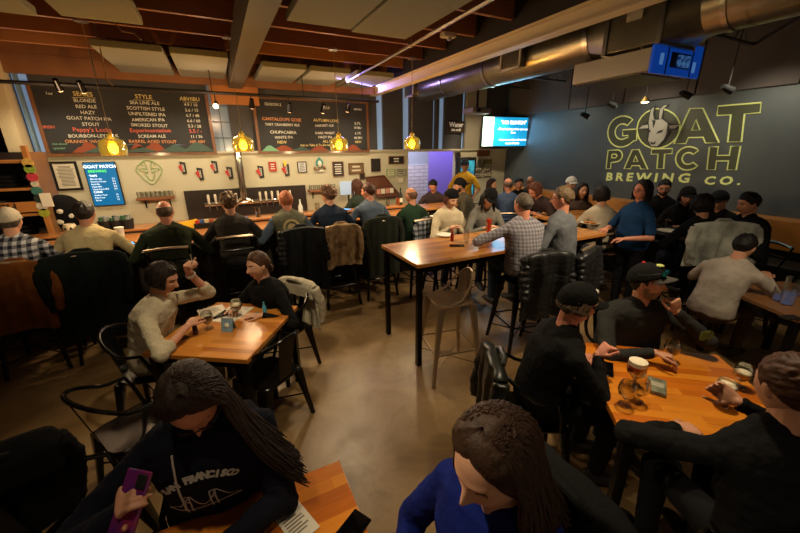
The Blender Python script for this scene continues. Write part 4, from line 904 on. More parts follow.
    if q == 2 and eyes:
        for s in (-1, 1):
            e = G().ell(H.loc((s*.031, .0705, .0135)), (.0115,)*3, 14, 10); o = e.build('eyeball', mat('eye white', (.80, .77, .72), rough=.15), root)
            G().ell(H.loc((s*.031, .0785, .0120)), (.0055, .0045, .0055), 12, 8).build('iris', mat('iris', (.18, .12, .08), rough=.1), o)
    root['hipz'] = round(hipz, 2)
    return dict(root=root, H=H, hip=hip, nb=nb, sh=sh, J=J, shirt=top_o, W=lambda p: V((base.x, base.y, 0))+Wy@V(p), L=lambda p: Wy.inverted()@(V(p)-V((base.x, base.y, 0))), K=K)

# ================================================================ FURNITURE
def fy(a, b):                              # facing: a towards picture right, b away from the camera
    d = V((.895, -.446, 0))*a+V((.446, .895, 0))*b; return math.atan2(-d.x, d.y)
def fdir(yaw): return V((-math.sin(yaw), math.cos(yaw), 0))
def chair(name, label, xy, yaw, h=.45, back=.38, m=BLACKM, cat=None, group=None, style='splat', parts=True):
    t = empty(name, label, cat or ('stool' if h > .6 else 'chair'), (xy[0], xy[1], 0), yaw, group)
    g = G(); n = 24
    def sq(w_, z): return [(V((0, 0, z)), V((w_, 0, 0)), V((0, w_, 0)))]
    g.loft(sq(.165, h-.022)+sq(.182, h-.018)+sq(.186, h-.004)+sq(.178, h+.002)+sq(.10, h-.006)+sq(.02, h-.008), n, e=.45); g.build('seat', m, t)
    sp = .06 if h < .6 else .085
    for sx in (-1, 1):
        for sy in (-1, 1):
            a = V((sx*.150, sy*.150, h-.015)); b = V((sx*(.150+sp), sy*(.150+sp), 0)); l = G()
            l.loft([(b, V((.016, 0, 0)), V((0, .016, 0))), (b.lerp(a, .5), V((.020, 0, 0)), V((0, .020, 0))), (a, V((.034, 0, 0)), V((0, .034, 0)))], 8, e=.5); l.build('leg', m, t)
    if h > .6:
        for z in (.30,):
            k = 1-z/h; w_ = .15+sp*k; st = G()
            for i in range(4):
                q = [(-w_, -w_), (w_, -w_), (w_, w_), (-w_, w_)]; st.cyl((*q[i], z), (*q[(i+1) % 4], z), .009, n=6)
            st.build('footrest', m, t)
            x1 = G(); x1.cyl((-.2, -.2, .16), (.2, .2, .16), .006, n=6).cyl((-.2, .2, .16), (.2, -.2, .16), .006, n=6); x1.build('cross_brace', m, t)
    else: x1 = G(); x1.cyl((-.17, -.17, .2), (.17, .17, .2), .006, n=6).cyl((-.17, .17, .2), (.17, -.17, .2), .006, n=6); x1.build('cross_brace', m, t)
    if back:
        if style == 'hoop':      # low tub: rail sweeping round from the front of the seat
            pts = []
            for i in range(25):
                a = rad(-10-160*0+(-0)); u = i/24; th = PI*(1.06-1.12*u) ; x = .215*math.cos(th); y = -.05-.20*math.sin(th) if math.sin(th) > 0 else -.05+.6*(-math.sin(th))
                pts.append((x, y, h+back*(.62+.38*max(0, math.sin(th)))))
            f0, f1 = (pts[0][0]*.80, .12, h), (pts[-1][0]*.80, .12, h)
            G().tube([f0, (pts[0][0]*.95, .09, h+back*.4)]+pts+[(pts[-1][0]*.95, .09, h+back*.4), f1], .0125, 8).build('back_rail', m, t)
            G().prism([(-.055, -.17, h-.01), (.055, -.17, h-.01), (.075, -.246, h+back*.97), (-.075, -.246, h+back*.97)], (0, -.006, 0)).build('back_splat', m, t)
        elif style == 'frame':
            fr = G()
            for s in (-1, 1): fr.tube([(s*.16, -.16, h-.02), (s*.185, -.21, h+back*.5), (s*.19, -.25, h+back)], .011, 6)
            fr.tube([(-.19, -.25, h+back), (0, -.27, h+back+.01), (.19, -.25, h+back)], .015, 8); fr.build('back_frame', m, t)
            tag(G().tube([(-.19, -.25, h+back+.004), (0, -.27, h+back+.016), (.19, -.25, h+back+.004)], .017, 8).build('top_rail', GUNM, t), 'worn bright top rail')
            G().tube([(-.18, -.22, h+back*.6), (0, -.235, h+back*.6), (.18, -.22, h+back*.6)], .012, 6).build('slat', m, t)
        else:                    # low curved back with a gusset either side
            pts = [(.17*math.cos(a)*1.02, -.03-.155*math.sin(a)*1.05, h+back*(.12+.88*math.sin(a)**1.2 if math.sin(a) > 0 else .12)) for a in [PI*i/20 for i in range(21)]]
            G().tube([(.172, .06, h)]+pts+[(-.172, .06, h)], .010, 8).build('back_rail', m, t)
            me = G(); v = []; f = []
            for i, p in enumerate(pts[5:16]): v += [(p[0], p[1], p[2]), (p[0]*.97, p[1]+.012, h)]
            k = len(v)//2; v += [(x, y-.004, z) for x, y, z in v]
            for i in range(k-1): a = 2*i; f += [(a, a+2, a+3, a+1), (a+2*k, a+1+2*k, a+3+2*k, a+2+2*k)]
            me.add(v, f).build('back_splat', m, t)
    return t
def table(label, c, size, rz, h, wood, group=None, legs='corner', name=None, thick=.035):
    t = empty(name or ('high_table' if h > .9 else 'dining_table'), label, 'table', (c[0], c[1], 0), rz, group)
    G().box((0, 0, h-thick/2), (size[0], size[1], thick)).build('tabletop', wood, t, bevel=.004)
    fr = G(); i = .03
    for s in (-1, 1): fr.box((0, s*(size[1]/2-i-.02), h-thick-.03), (size[0]-2*i, .035, .055)); fr.box((s*(size[0]/2-i-.02), 0, h-thick-.03), (.035, size[1]-2*i, .055))
    fr.build('apron', BLACKM, t)
    for sx in (-1, 1):
        for sy in (-1, 1): G().box((sx*(size[0]/2-.045), sy*(size[1]/2-.045), (h-thick)/2), (.05, .05, h-thick)).build('leg', BLACKM, t, bevel=.003)
    return t
def jacket(label, xy, yaw, ztop, w_, drop, m, front=.22, puffer=False, sleeves=True, cat='jacket', name='jacket', seed=0, fold=.022, thick=.03, lining=None):
    """a garment hung over a chair back; xy/yaw as for the chair, draped over the top rail at y=-0.25"""
    t = empty(name, label, cat, (xy[0], xy[1], 0), yaw); rn = random.Random(seed); ph = [rn.random()*6 for _ in range(4)]
    nu, nv = 40, 44; v = []; tot = front+drop+.10
    for side in (0, 1):
        for j in range(nv+1):
            s = -front+(tot)*j/nv                      # negative: over the front, positive: down the back
            for i in range(nu+1):
                u = i/nu*2-1; flare = 1+.10*max(0, s)/drop*math.sin(ph[0]); x = u*w_/2*flare*(.93 if s < .02 else 1)
                if s < 0: y = .020; z = ztop+s
                elif s < .10: a = s/.10*PI; y = .020-.032*(1-math.cos(a)); z = ztop+.025*math.sin(a)
                else: y = -.044; z = ztop-(s-.10)
                dn = max(0, s-.06); amp = fold*min(1, dn/.22+.15)
                fo = amp*(math.sin(u*6+ph[1])+.6*math.sin(u*13+ph[2]+s*3)+.5*noise.noise(V((u*3, s*7, seed+.3))))
                if puffer: fo += .016*abs(math.sin(PI*(s+.3)/.052))**.6
                edge = (1-abs(u)**8); th = thick*.5*edge**.5
                z -= .030*u*u*(1 if s > 0 else .5)+.02*noise.noise(V((u*2+seed, 3.1, s)))*(1 if j in (0, nv) else 0)
                sg = 1 if side == 0 else -1
                y += (-(fo+th*1.0*sg) if s > .02 else fo*.3+th*sg if s < 0 else -th*sg*0)
                if 0 <= s <= .10: z += th*sg; 
                v.append((x, y-.235, z))
    f = []; N = (nu+1)*(nv+1); I = lambda sd, j, i: sd*N+j*(nu+1)+i
    for j in range(nv):
        for i in range(nu): f.append((I(0, j, i), I(0, j, i+1), I(0, j+1, i+1), I(0, j+1, i))); f.append((I(1, j, i), I(1, j+1, i), I(1, j+1, i+1), I(1, j, i+1)))
    for j in range(nv): f.append((I(0, j, 0), I(0, j+1, 0), I(1, j+1, 0), I(1, j, 0))); f.append((I(0, j, nu), I(1, j, nu), I(1, j+1, nu), I(0, j+1, nu)))
    for i in range(nu): f.append((I(0, 0, i), I(1, 0, i), I(1, 0, i+1), I(0, 0, i+1))); f.append((I(0, nv, i), I(0, nv, i+1), I(1, nv, i+1), I(1, nv, i)))
    G().add(v, f).build('jacket_body', m, t, smooth=70)
    if sleeves:
        for s in (-1, 1):
            g = G(); p = [(s*w_*.46, -.245, ztop-.03), (s*w_*.53, -.275, ztop-.16), (s*w_*.50, -.31, ztop-.32), (s*w_*.46, -.30, ztop-.32-drop*.22)]
            g.tube(p, .052, 10, r1=.038) if not puffer else [g.ell(V(p[0]).lerp(V(p[2]), k/5), (.058, .058, .035), 12, 8) for k in range(7)]
            me = remeshed(g, .012, 3, .02, .07); me.materials.append(m); o = bpy.data.objects.new('sleeve', me); COL.objects.link(o); o.parent = t
    g = G().tube([(-.09, -.22, ztop+.015), (-.05, -.20, ztop+.04), (.05, -.20, ztop+.04), (.09, -.22, ztop+.015)], .018, 8); g.build('collar', lining or m, t)
    return t

# ---- bar counter, back counter, taps
def bar():
    t = empty('bar_counter', 'long wooden bar counter with a raised rear ledge and dark front', 'counter', (0, 5.2, 0)); x0, x1 = -3.6, 2.95
    G().bb((x0, -.35, 1.03), (x1, .18, 1.07)).build('bar_top', WOODBAR, t, bevel=.004)
    G().bb((x0, .18, 1.07), (x1, .21, 1.10)).build('ledge_riser', mat('dark ledge', (.14, .12, .11)), t)
    G().bb((x0, .17, 1.095), (x1, .40, 1.12)).build('raised_ledge', WOODBAR, t, bevel=.004)
    G().bb((x0+.02, .0, 0), (x1-.05, .30, 1.03)).build('front_panel', mat('dark bar front', (.16, .12, .10), rough=.6), t)
    G().cyl((x0, -.12, .18), (x1, -.12, .18), .02).build('foot_rail', BLACKM, t)
    k = empty('back_counter', 'wooden work counter along the white wall below the taps', 'counter', (.4, 6.75, 0))
    G().bb((-3.2, -.30, .88), (2.1, .24, .92)).build('counter_top', WOODBAR, k, bevel=.003); G().bb((-3.2, -.26, 0), (2.1, .24, .88)).build('cabinet', mat('back cabinet', (.42, .28, .16), rough=.6, vary=.2), k)
    for i in range(8): G().bb((-3.1+.65*i, -.275, .12), (-2.55+.65*i, -.262, .80)).build('cabinet_door', mat('back cabinet door', (.48, .31, .18), rough=.5), k)
    # taps
    a, b = P(183, 190, Y=6.94), P(305, 181, Y=6.94); zt = a.z-.02; zb = .925
    tp = empty('tap_wall', 'dark tap panel with a row of chrome beer taps and a thick chrome tower', 'beer taps', ((a.x+b.x)/2, 6.97, zb)); W = (b.x-a.x)/2; H = zt-zb
    G().bb((-W, -.02, 0), (W, .02, H)).build('backsplash', mat('dark tap panel', (.15, .115, .10), rough=.35), tp)
    xc = P(243, 190, Y=6.8).x-tp.location.x; zr = H*.66
    G().cyl((xc, -.13, zr), (xc, -.13, 2.02-zb), .065, n=24).build('tower_pipe', CHROME, tp)
    G().cyl((xc, -.13, zr), (xc-.14, -.13, zr-.08), .055, .04).cyl((xc, -.13, zr), (xc+.14, -.13, zr-.08), .055, .04).build('tower_elbow', CHROME, tp)
    for s, xs in ((-1, [207, 214, 221, 228, 235]), (1, [259, 265, 271, 277, 283, 289])):
        xe = P(203 if s < 0 else 292, 195, Y=6.84).x-tp.location.x
        G().cyl((xc, -.13, zr-.07), (xe, -.13, zr-.07), .036, n=14).build('tap_manifold', CHROME, tp)
        for px in xs:
            x = P(px, 190, Y=6.84).x-tp.location.x; o = G().cyl((x, -.13, zr-.07), (x, -.20, zr-.08), .014).cyl((x, -.20, zr-.07), (x, -.215, zr-.16), .013, .009).build('tap', CHROME, tp)
            tag(G().lathe([(0, 0), (.014, .0), (.016, .05), (.022, .11), (.017, .15), (0, .155)], (x, -.19, zr-.05), 10).build('tap_handle', mat('tap handle cream', (.84, .80, .72), rough=.4), o), 'cream handle')
    tag(G().lathe([(0, 0), (.04, 0), (.042, .14), (.015, .20), (.013, .27), (0, .27)], (P(301, 213, Y=6.6).x, 6.6, .92), 18).build('bottle', mat('white bottle', (.82, .82, .78), rough=.3)), 'white spirits-shaped bottle on the back counter right of the taps', 'bottle')
bar()

def left_shelf():
    x1 = -1.93; x0 = -3.4; y0, y1 = 5.75, 6.25; t = empty('shelf_unit', 'orange pine shelving unit with stickers on its post, far left behind the bar', 'shelves', ((x0+x1)/2, 6.0, 0)); cx = t.location.x
    for i, z in enumerate((.55, 1.02, 1.32, 1.62, 1.93)): G().bb((x0-cx, y0-6, z), (x1-cx-.04, y1-6, z+.03)).build('shelf_board', PINE, t)
    G().bb((x1-cx-.045, y0-6-.01, .0), (x1-cx, y0-6+.05, 2.12)).build('front_post', PINE, t); G().bb((x1-cx-.03, y0-6+.05, 0), (x1-cx, y1-6, 2.05)).build('side_panel', mat('tan plywood', (.52, .36, .20), rough=.6, vary=.2), t)
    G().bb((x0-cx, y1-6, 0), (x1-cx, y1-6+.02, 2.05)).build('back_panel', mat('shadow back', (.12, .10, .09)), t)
    b = G().bb((x0-cx, y0-6-.015, 1.37), (x1-cx-.05, y0-6, 1.49)).build('name_board', PINE, t); g = G(); write(g, 'GOAT PATCH', .12, plane_T((x1-cx-1.0, y0-6-.017, 1.39), (1, 0, 0), (0, 0, 1)), bold=.004); g.build('lettering', mat('burnt letters', (.22, .13, .08)), b)
    cols = [((.85, .70, .35), 'round tan'), ((.55, .66, .22), 'leaf green'), ((.78, .22, .28), 'red'), ((.82, .78, .70), 'white'), ((.25, .48, .45), 'teal'), ((.15, .20, .18), 'dark green'), ((.85, .82, .72), 'cream round'), ((.66, .68, .20), 'olive yellow')]
    zs = [1.93, 1.86, 1.77, 1.69, 1.61, 1.52, 1.43, 1.35]
    for (c, l), z in zip(cols, zs):
        o = G().cyl((x1-cx-.02, -.262-.0, z), (x1-cx-.02, -.27, z), .052 if l != 'white' else .035, n=18).build('sticker', mat('sticker '+l, c, rough=.5, vary=.3, vscale=30), t); tag(o, l+' sticker')
    tag(G().bb((x1-.01, 5.72, 1.42), (x1+.09, 5.74, 1.58)).build('paper_note', PAPER), 'white paper note taped beside the stickers on the pine post', 'note')
    rn = random.Random(3)
    nm = iter(['dark folded sweatshirt on the top shelf, far left', 'black folded clothing on the top shelf nearest the post', 'grey folded clothing on the second shelf', 'dark box low on the third shelf', 'black folded clothing on the third shelf by the post', 'brown folded clothing at the top of the pine unit'])
    for (x, z, c) in ((-2.75, 1.65, (.20, .18, .18)), (-2.3, 1.65, (.10, .09, .09)), (-2.5, 1.35+.0, (.35, .33, .30)), (-2.9, 1.05, (.12, .1, .1)), (-2.35, 1.05, (.11, .10, .10)), (-2.5, 1.96, (.22, .16, .12))):
        g = G()
        for k in range(3): g.loft([(V((0, 0, .005+.045*k)), V((.15, 0, 0)), V((0, .13, 0))), (V((.01, 0, .025+.045*k)), V((.165, 0, 0)), V((0, .15, 0))), (V((0, 0, .045+.045*k)), V((.15, 0, 0)), V((0, .13, 0)))], 16, e=.5)
        tag(g.build('folded_clothing', cloth('folded %.2f' % c[0], c), None, (x, 5.97, z+.002)), next(nm), 'clothing')
left_shelf()

# ---- bench along the dark wall
def bench():
    t = empty('banquette', 'long orange plywood bench back with dark seat along the lettered wall', 'bench', (6.2, 3.5, 0))
    G().bb((-.02, -3.0, .80), (.04, 3.1, 1.17)).build('backrest', butcher('bench plywood', [(.62, .38, .15), (.74, .49, .22), (.68, .43, .18)], along='y', plank=.4, length=2.4, rough=.45), t, bevel=.004)
    G().bb((.04, -3.0, 1.13), (.25, 3.1, 1.17)).build('top_cap', _MC['bench plywood'], t); G().bb((-.44, -3.0, .62), (-.02, 3.1, .70)).build('seat_pad', mat('dark vinyl', (.10, .08, .07), rough=.5), t, bevel=.02); G().bb((-.40, -3, 0), (.2, 3.1, .62)).build('base', mat('dark bench base', (.10, .09, .08)), t)
bench()

# ---- tables
TL = Matrix.Rotation(rad(-33.5), 3, 'Z'); TR = Matrix.Rotation(rad(-38.8), 3, 'Z')
table('long high butcher-block table in the centre with a black steel post', (2.76, 2.98), (2.6, .80), 0, 1.07, WOODB)
table('second high table behind the man in glasses, crowded with plates', (4.95, 3.55), (1.5, .65), 0, 1.07, WOODB)
table('low butcher-block table of the couple with two dark beers', (-.095, 2.79), (.76, .84), rad(-33.5), .75, WOODC)
table('bright orange low table of the man in the cap, full of glasses', (2.145, .79), (.86, .88), rad(-38.8), .75, WOODR)
table('low table at the bottom in front of the woman in the navy hoodie', (-.22, .80), (1.02, .80), 0, .75, WOODR)
table('low wooden table at the right edge with a water carafe', (4.45, 1.02), (.80, .80), rad(-25), .75, mat('dim oak', (.55, .38, .22), rough=.4, vary=.2))
table('dark high table with plates in front of the bench', (4.98, 2.08), (.56, .80), 0, 1.05, mat('dark table laminate', (.16, .14, .13), rough=.35))
table('high table in the far corner under the television', (5.2, 5.35), (1.1, .5), 0, 1.02, WOODB)
table('high table end where the man in the olive cap sits', (3.62, 5.45), (1.0, .5), 0, 1.07, WOODB)

# ================================================================ WHO IS THERE
def under(p, yaw, label, h=.76, back=.30, style='splat', name='bar_stool', m=BLACKM, off=0., group=None):
    c = p['W']((0, .02+off, 0)); return chair(name, label, (c.x, c.y), yaw, h, back, m, None, group, style)
DK = cloth('black cotton', (.075, .072, .072)); NAVY = cloth('navy cotton', (.10, .13, .20)); CHAR = cloth('charcoal cotton', (.20, .19, .18))
A_TABLE = lambda x=.16, y=.40, z=.24: {-1: dict(w=(-x, y, z)), 1: dict(w=(x, y, z))}
def bar_patrons():
    rows = [
     # pixel of head, Y, head yaw, hair, top, label, opts
     ((10, 222), 4.62, .1, ('bald', (.4, .35, .3)), plaid('plaid blackwhite', (.72, .72, .74), (.10, .11, .15), (.30, .31, .35), .060), 'person in black and white plaid shirt and pale cap at the bar, far left', dict(hat=('cap', (.72, .68, .60)), lean=.30)),
     ((85, 214), 4.66, .0, ('short', (.16, .12, .10)), cloth('tan tee', (.74, .67, .50)), 'person in pale yellow-tan shirt with short dark hair at the bar', dict(lean=.38, skin='tan', wide=1.08)),
     ((165, 212), 4.50, .0, ('bald', (.45, .36, .30)), cloth('dark green sweater', (.20, .23, .16)), 'bald person in dark green sweater at the bar below the mug shelf', dict(lean=.30, skin='pink', wide=1.12)),
     ((229, 204), 4.72, .0, ('curly', (.42, .31, .20)), cloth('charcoal sweater', (.22, .21, .20)), 'person with brown tousled hair and charcoal sweater at the bar under the tower', dict(lean=.30, skin='fair')),
     ((286, 201), 4.68, .1, ('short', (.72, .42, .26)), cloth('denim blue', (.40, .47, .56)), 'red-haired person in olive patched vest over blue shirt at the bar', dict(lean=.26, skin='pink', vest=1)),
     ((328, 196), 4.74, .5, ('curly', (.42, .29, .20)), cloth('navy sweater', (.13, .17, .24)), 'person with curly brown hair and navy sweater turned left at the bar', dict(lean=.34)),
     ((368, 192), 4.76, .75, ('short', (.32, .19, .13)), cloth('slate blue tee', (.33, .38, .45)), 'person in slate blue shirt with short brown hair glancing left at the bar', dict(lean=.32, skin='pink')),
     ((411, 196), 4.55, .45, ('bald', (.40, .28, .20)), cloth('forest green', (.13, .21, .15)), 'balding person in forest green sweater at the right end of the bar', dict(lean=.28, skin='tan'))]
    out = []
    for px, Y, hy, hair, top, lab, o in rows:
        vest = o.pop('vest', 0); at = P(px[0], px[1], Y=Y); p = person(lab, at, 0, top, hair, hyaw=hy, hpitch=.12, q=1 if px[0] < 300 else 0, arms=A_TABLE(.20, .36, .22), **o); out.append(p)
        if vest:
            vm = cloth('olive vest', (.40, .40, .33)); g = G(); me = p['shirt'].data; vs = [v.co.copy() for v in me.vertices]; hp_ = p['hip']
            nn_ = [v.normal.copy() for v in me.vertices]; keep = [abs(c.x) < .20 and c.z > hp_.z-.04 for c in vs]
            idx = {}; 
            for i, k in enumerate(keep):
                if k: idx[i] = len(g.v); g.v.append(tuple(vs[i]+nn_[i]*.010))
            for q_ in me.polygons:
                if all(keep[i] for i in q_.vertices): g.f.append(tuple(idx[i] for i in q_.vertices)); g.m.append(0)
            vo = g.build('vest', vm, p['root'], smooth=80)
            bv = BVHTree.FromPolygons([V(v) for v in g.v], [list(f) for f in g.f])
            def proj(x, z, off):
                h = bv.ray_cast(V((x, -1, z)), V((0, 1, 0))); return (h[0]+V((0, -off, 0))) if h[0] else V((x, -.2, z))
            zc = hp_.z+.33
            def disc(r0, r1, off, m_, nm, a0=0, a1=360, n=28):
                g2 = G(); v = []; f = []
                for i in range(n+1):
                    a = rad(a0+(a1-a0)*i/n)
                    for r in (r0, r1): v.append(proj(r*math.cos(a), zc+r*math.sin(a), off))
                for i in range(n): f.append((2*i, 2*i+2, 2*i+3, 2*i+1))
                g2.add(v, f).build(nm, m_, vo)
            gold = mat('patch gold', (.68, .60, .40), rough=.8); dk_ = mat('patch dark', (.28, .27, .22), rough=.8)
            disc(.0, .105, .004, dk_, 'back_patch'); disc(.078, .105, .007, gold, 'patch_ring'); disc(.0, .055, .007, gold, 'patch_centre'); disc(.118, .145, .005, gold, 'rocker_patch', 200, 340)
    return out
BP = bar_patrons()
chair_l = ['black stool of the person in plaid at the far left of the bar', 'black stool of the person in tan, hidden by a dark coat', 'black stool with bright worn top rail behind the bald person in green', 'black stool with bright top rail behind the person under the chrome tower', 'black stool of the red-haired person', 'black stool under the tan camouflage jacket', 'black stool under the dark green coat', 'black stool under the grey plaid flannel']
for i, p in enumerate(BP):
    c = p['W']((0, 0, 0)); chair('bar_stool', chair_l[i], (c.x, c.y-.02), 0, .76, .36, BLACKM, group='stools along the bar', style='frame')
def bj(i, label, zt, w_, drop, m, dx=0, dy=0, **k): c = BP[i]['W']((0, 0, 0)); return jacket(label, (c.x+dx, c.y-.02+dy), 0, zt, w_, drop, m, **k)
bj(0, 'rust brown corduroy coat over the stool at the far left', 1.10, .50, .60, cloth('rust corduroy', (.50, .29, .12), vary=.4), seed=1, dx=.10)
bj(1, 'very dark green long coat hanging behind the person in tan', 1.13, .62, .80, cloth('blackish green', (.075, .10, .095)), seed=2, dx=.02)
bj(4, 'black quilted jacket hanging behind the red-haired person', 1.14, .50, .72, cloth('black nylon', (.085, .095, .105), rough=.6), seed=3, puffer=True, dx=.08)
bj(5, 'tan and brown camouflage jacket on a bar stool', 1.12, .44, .50, cloth('tan camo', (.66, .55, .42), col2=(.42, .34, .24), vscale=12), seed=4, dx=.02)
bj(6, 'dark olive coat draped over a bar stool next to the camouflage jacket', 1.16, .50, .78, cloth('dark olive coat', (.15, .16, .13)), seed=5, dx=.02)
bj(7, 'grey and white plaid flannel over a stool by the green sweater', 1.10, .40, .46, plaid('flannel grey', (.55, .57, .60), (.10, .11, .13), (.3, .3, .3), .07), seed=6, dx=.04)

def crowd():
    R = {}
    def add(key, label, px, yaw, top, hair, seat=None, z=None, Y=None, **k):
        at = P(px[0], px[1], Z=z) if z else P(px[0], px[1], Y=Y); R[key] = person(label, at, yaw, top, hair, **k); R[key]['yaw'] = yaw; return R[key]
    brown = (.27, .17, .11); dark = (.10, .075, .06)
    add('bt', 'bartender with long brown hair and dark green top behind the bar', (357, 187), 0.2, cloth('bottle green', (.17, .21, .18)), ('long', (.30, .17, .11), dict(L=.28, sh=0, n=40)), Y=5.95, stand=True, fem=True, lean=.25, hyaw=.2, hpitch=.3, arms={-1: dict(w=(-.2, .35, .2)), 1: dict(w=(.2, .35, .2))})
    add('m433', 'person in brown tee looking down beside the purple doorway', (433, 186), fy(-.35, -1), cloth('brown tee', (.27, .22, .22)), ('short', dark), Y=5.9, sleeve='short', hpitch=.5, lean=.25, skin='pink', arms=A_TABLE(.15, .33, .2))
    add('olive', 'person in olive shirt and backwards black cap facing left', (460, 186), fy(-1, .1), cloth('olive shirt', (.27, .25, .20)), ('short', dark), Y=4.95, hat=('backcap', (.07, .07, .08)), skin='tan', beard=dark, hpitch=.25, arms=A_TABLE(.15, .36, .15))
    add('yellow', 'standing person in bright yellow tee and dark cap by the doorway', (465, 166), fy(-.15, -1), cloth('yellow tee', (.85, .66, .20)), ('short', dark), Y=6.45, stand=True, lean=.04, sleeve='short', hat=('cap', (.12, .13, .16)), skin='tan', arms={-1: dict(w=(-.2, .16, .0)), 1: dict(w=(.2, .16, .0))})
    add('beanie', 'woman in black beanie and cream sweater at the long high table', (451, 199), fy(-.25, -1)+.5, cloth('cream knit', (.80, .74, .62)), ('bob', (.38, .20, .14), dict(L=.06)), z=1.42, hat=('beanie', (.06, .06, .07)), fem=True, hpitch=.42, hyaw=.3, skin='light', q=1, lean=.28, arms=A_TABLE(.05, .34, .26))
    add('bcap', 'woman in black cap and grey sweater at the long high table', (489, 198), fy(-.1, -1)+.25, cloth('grey knit', (.48, .47, .44)), ('long', dark, dict(L=.14, sh=.05)), z=1.44, hat=('cap', (.06, .06, .07)), fem=True, hpitch=.6, skin='light', q=1, lean=.32, hroll=-.2, arms=A_TABLE(.08, .34, .24))
    add('plaidman', 'grey-haired man in grey plaid shirt seen from behind at the high table', (523, 205), fy(-.25, 1), plaid('plaid grey', (.62, .60, .62), (.44, .43, .47), (.30, .29, .33), .035), ('receding', (.40, .35, .30)), z=1.50, q=1, hyaw=.30, hpitch=.12, skin='pink', lean=.22, wide=1.12, belly=.03, pants=(.20, .25, .33), arms={-1: dict(w=(-.30, .34, .30), pole=(-1, -.2, -.3)), 1: dict(w=(.16, .42, .26))})
    add('glassman', 'man in grey sweater and glasses in profile at the high table', (562, 199), fy(-.75, .75), cloth('grey crew sweater', (.42, .43, .45)), ('short', (.45, .36, .25)), z=1.55, q=1, hyaw=.35, hpitch=.08, skin='pink', lean=.10, glasses=True, belly=.03, pants=(.22, .25, .32), arms=A_TABLE(.16, .30, .14))
    add('w534', 'person with reddish brown hair leaning in over the plates', (535, 191), fy(-.9, -.35), cloth('dark tee', (.22, .17, .17)), ('bob', (.42, .24, .18), dict(L=.05)), z=1.42, sleeve='short', hpitch=.65, lean=.5, skin='pink', arms={-1: dict(w=(-.15, .35, .22)), 1: dict(w=(.15, .35, .22))})
    add('cream', 'person in cream hooded top with black hair seen from behind', (601, 196), fy(-.1, 1), cloth('cream hoodie', (.76, .71, .62)), ('long', dark, dict(L=.05, sh=0)), z=1.42, q=1, hyaw=.1, hpitch=.2, lean=.2, wide=1.0, arms=A_TABLE(.12, .38, .24))
    add('w582', 'long-haired woman in brown tee facing the camera under the word PATCH', (582, 191), fy(.05, -1), cloth('taupe tee', (.33, .27, .25)), ('long', (.16, .10, .08), dict(L=.2, sh=.1)), Y=3.92, fem=True, sleeve='short', hpitch=.05, lean=.1, skin='light', q=1, arms=A_TABLE(.10, .28, .2))
    add('wcap', 'person in white cap far back against the dark wall', (571, 184), fy(.2, -1), cloth('grey far', (.5, .5, .5)), ('short', brown), z=1.41, hat=('cap', (.85, .84, .82)), lean=.1, skin='light')
    add('w492', 'dark-haired woman far back left of the bald head', (492, 185), fy(.5, -1), DK, ('long', (.20, .12, .09), dict(L=.15, sh=.05)), Y=5.65, fem=True, hpitch=.1, hyaw=.3, skin='light')
    add('bald508', 'bald person in blue-grey shirt seen from behind below the television', (508, 185), fy(.1, 1), cloth('bluegrey far', (.28, .34, .46)), ('bald', (.5, .4, .35)), Y=4.85, lean=.15, skin='pink', wide=1.05)
    add('m519', 'dark-haired person in black at the far corner table', (519, 184), fy(-.1, -1), DK, ('short', dark), Y=5.6, lean=.12, skin='fair')
    add('m529', 'balding person in black rightmost at the far corner table', (530, 182), fy(-.2, -1), CHAR, ('bald', brown), Y=5.62, lean=.12, skin='tan')
    add('blue', 'standing woman in blue tee and glasses with dark hair, smiling left', (642, 191), fy(-1, -.25), cloth('royal blue tee', (.11, .25, .42)), ('long', dark, dict(L=.10, sh=.0)), z=1.55, stand=True, fem=True, sleeve='short', glasses=True, lean=.03, belly=.04, wide=.98, skin='pink', q=1, pants=(.08, .08, .10), arms={-1: dict(w=(-.14, .28, .12)), 1: dict(w=(.14, .30, .18))}, hpitch=.02)
    add('m664', 'person in black with glasses on the bench below the W of BREWING', (664, 188), fy(-.5, -.8), DK, ('short', dark), z=1.47, glasses=True, lean=.2, hpitch=.2, skin='fair', beard=dark, arms=A_TABLE(.15, .33, .22))
    add('w687', 'long-haired person in black graphic tee next along the bench', (687, 196), fy(-.35, -.9), DK, ('long', dark, dict(L=.12, sh=.05)), z=1.40, fem=True, lean=.25, hpitch=.3, skin='fair', hat=('cap', (.12, .12, .12)), arms=A_TABLE(.12, .33, .22))
    add('cap718', 'person in dark baseball cap and black jacket, back to the bench', (719, 201), fy(-.8, -.2), cloth('black jacket far', (.10, .10, .10)), ('short', dark), z=1.38, hat=('cap', (.13, .13, .14)), lean=.35, hpitch=.35, arms=A_TABLE(.12, .36, .22))
    add('back705', 'dark-haired person in black with back to the camera above the pale coat', (702, 206), fy(.1, 1), cloth('black far top', (.09, .085, .085)), ('bob', (.13, .09, .075), dict(L=.05)), z=1.40, lean=.2, fem=True, hpitch=.3, arms=A_TABLE(.15, .35, .24))
    add('blk752', 'person in black long sleeve facing left at the right end of the bench', (748, 204), fy(-1, .1), cloth('black sweater far', (.075, .075, .08)), ('short', dark), z=1.45, lean=.25, hpitch=.25, q=1, wide=1.1, arms=A_TABLE(.15, .36, .22))
    add('lg', 'person in light grey long-sleeved shirt hunched over the right-hand low table', (744, 247), fy(.9, .4), cloth('light grey henley', (.72, .68, .63)), ('short', (.10, .08, .07)), z=1.14, q=1, lean=.45, hpitch=.3, pants=(.30, .22, .13), arms={-1: dict(w=(-.22, .50, .30)), 1: dict(w=(.16, .52, .28))}, wide=1.05)
    return R
CR_ = crowd()
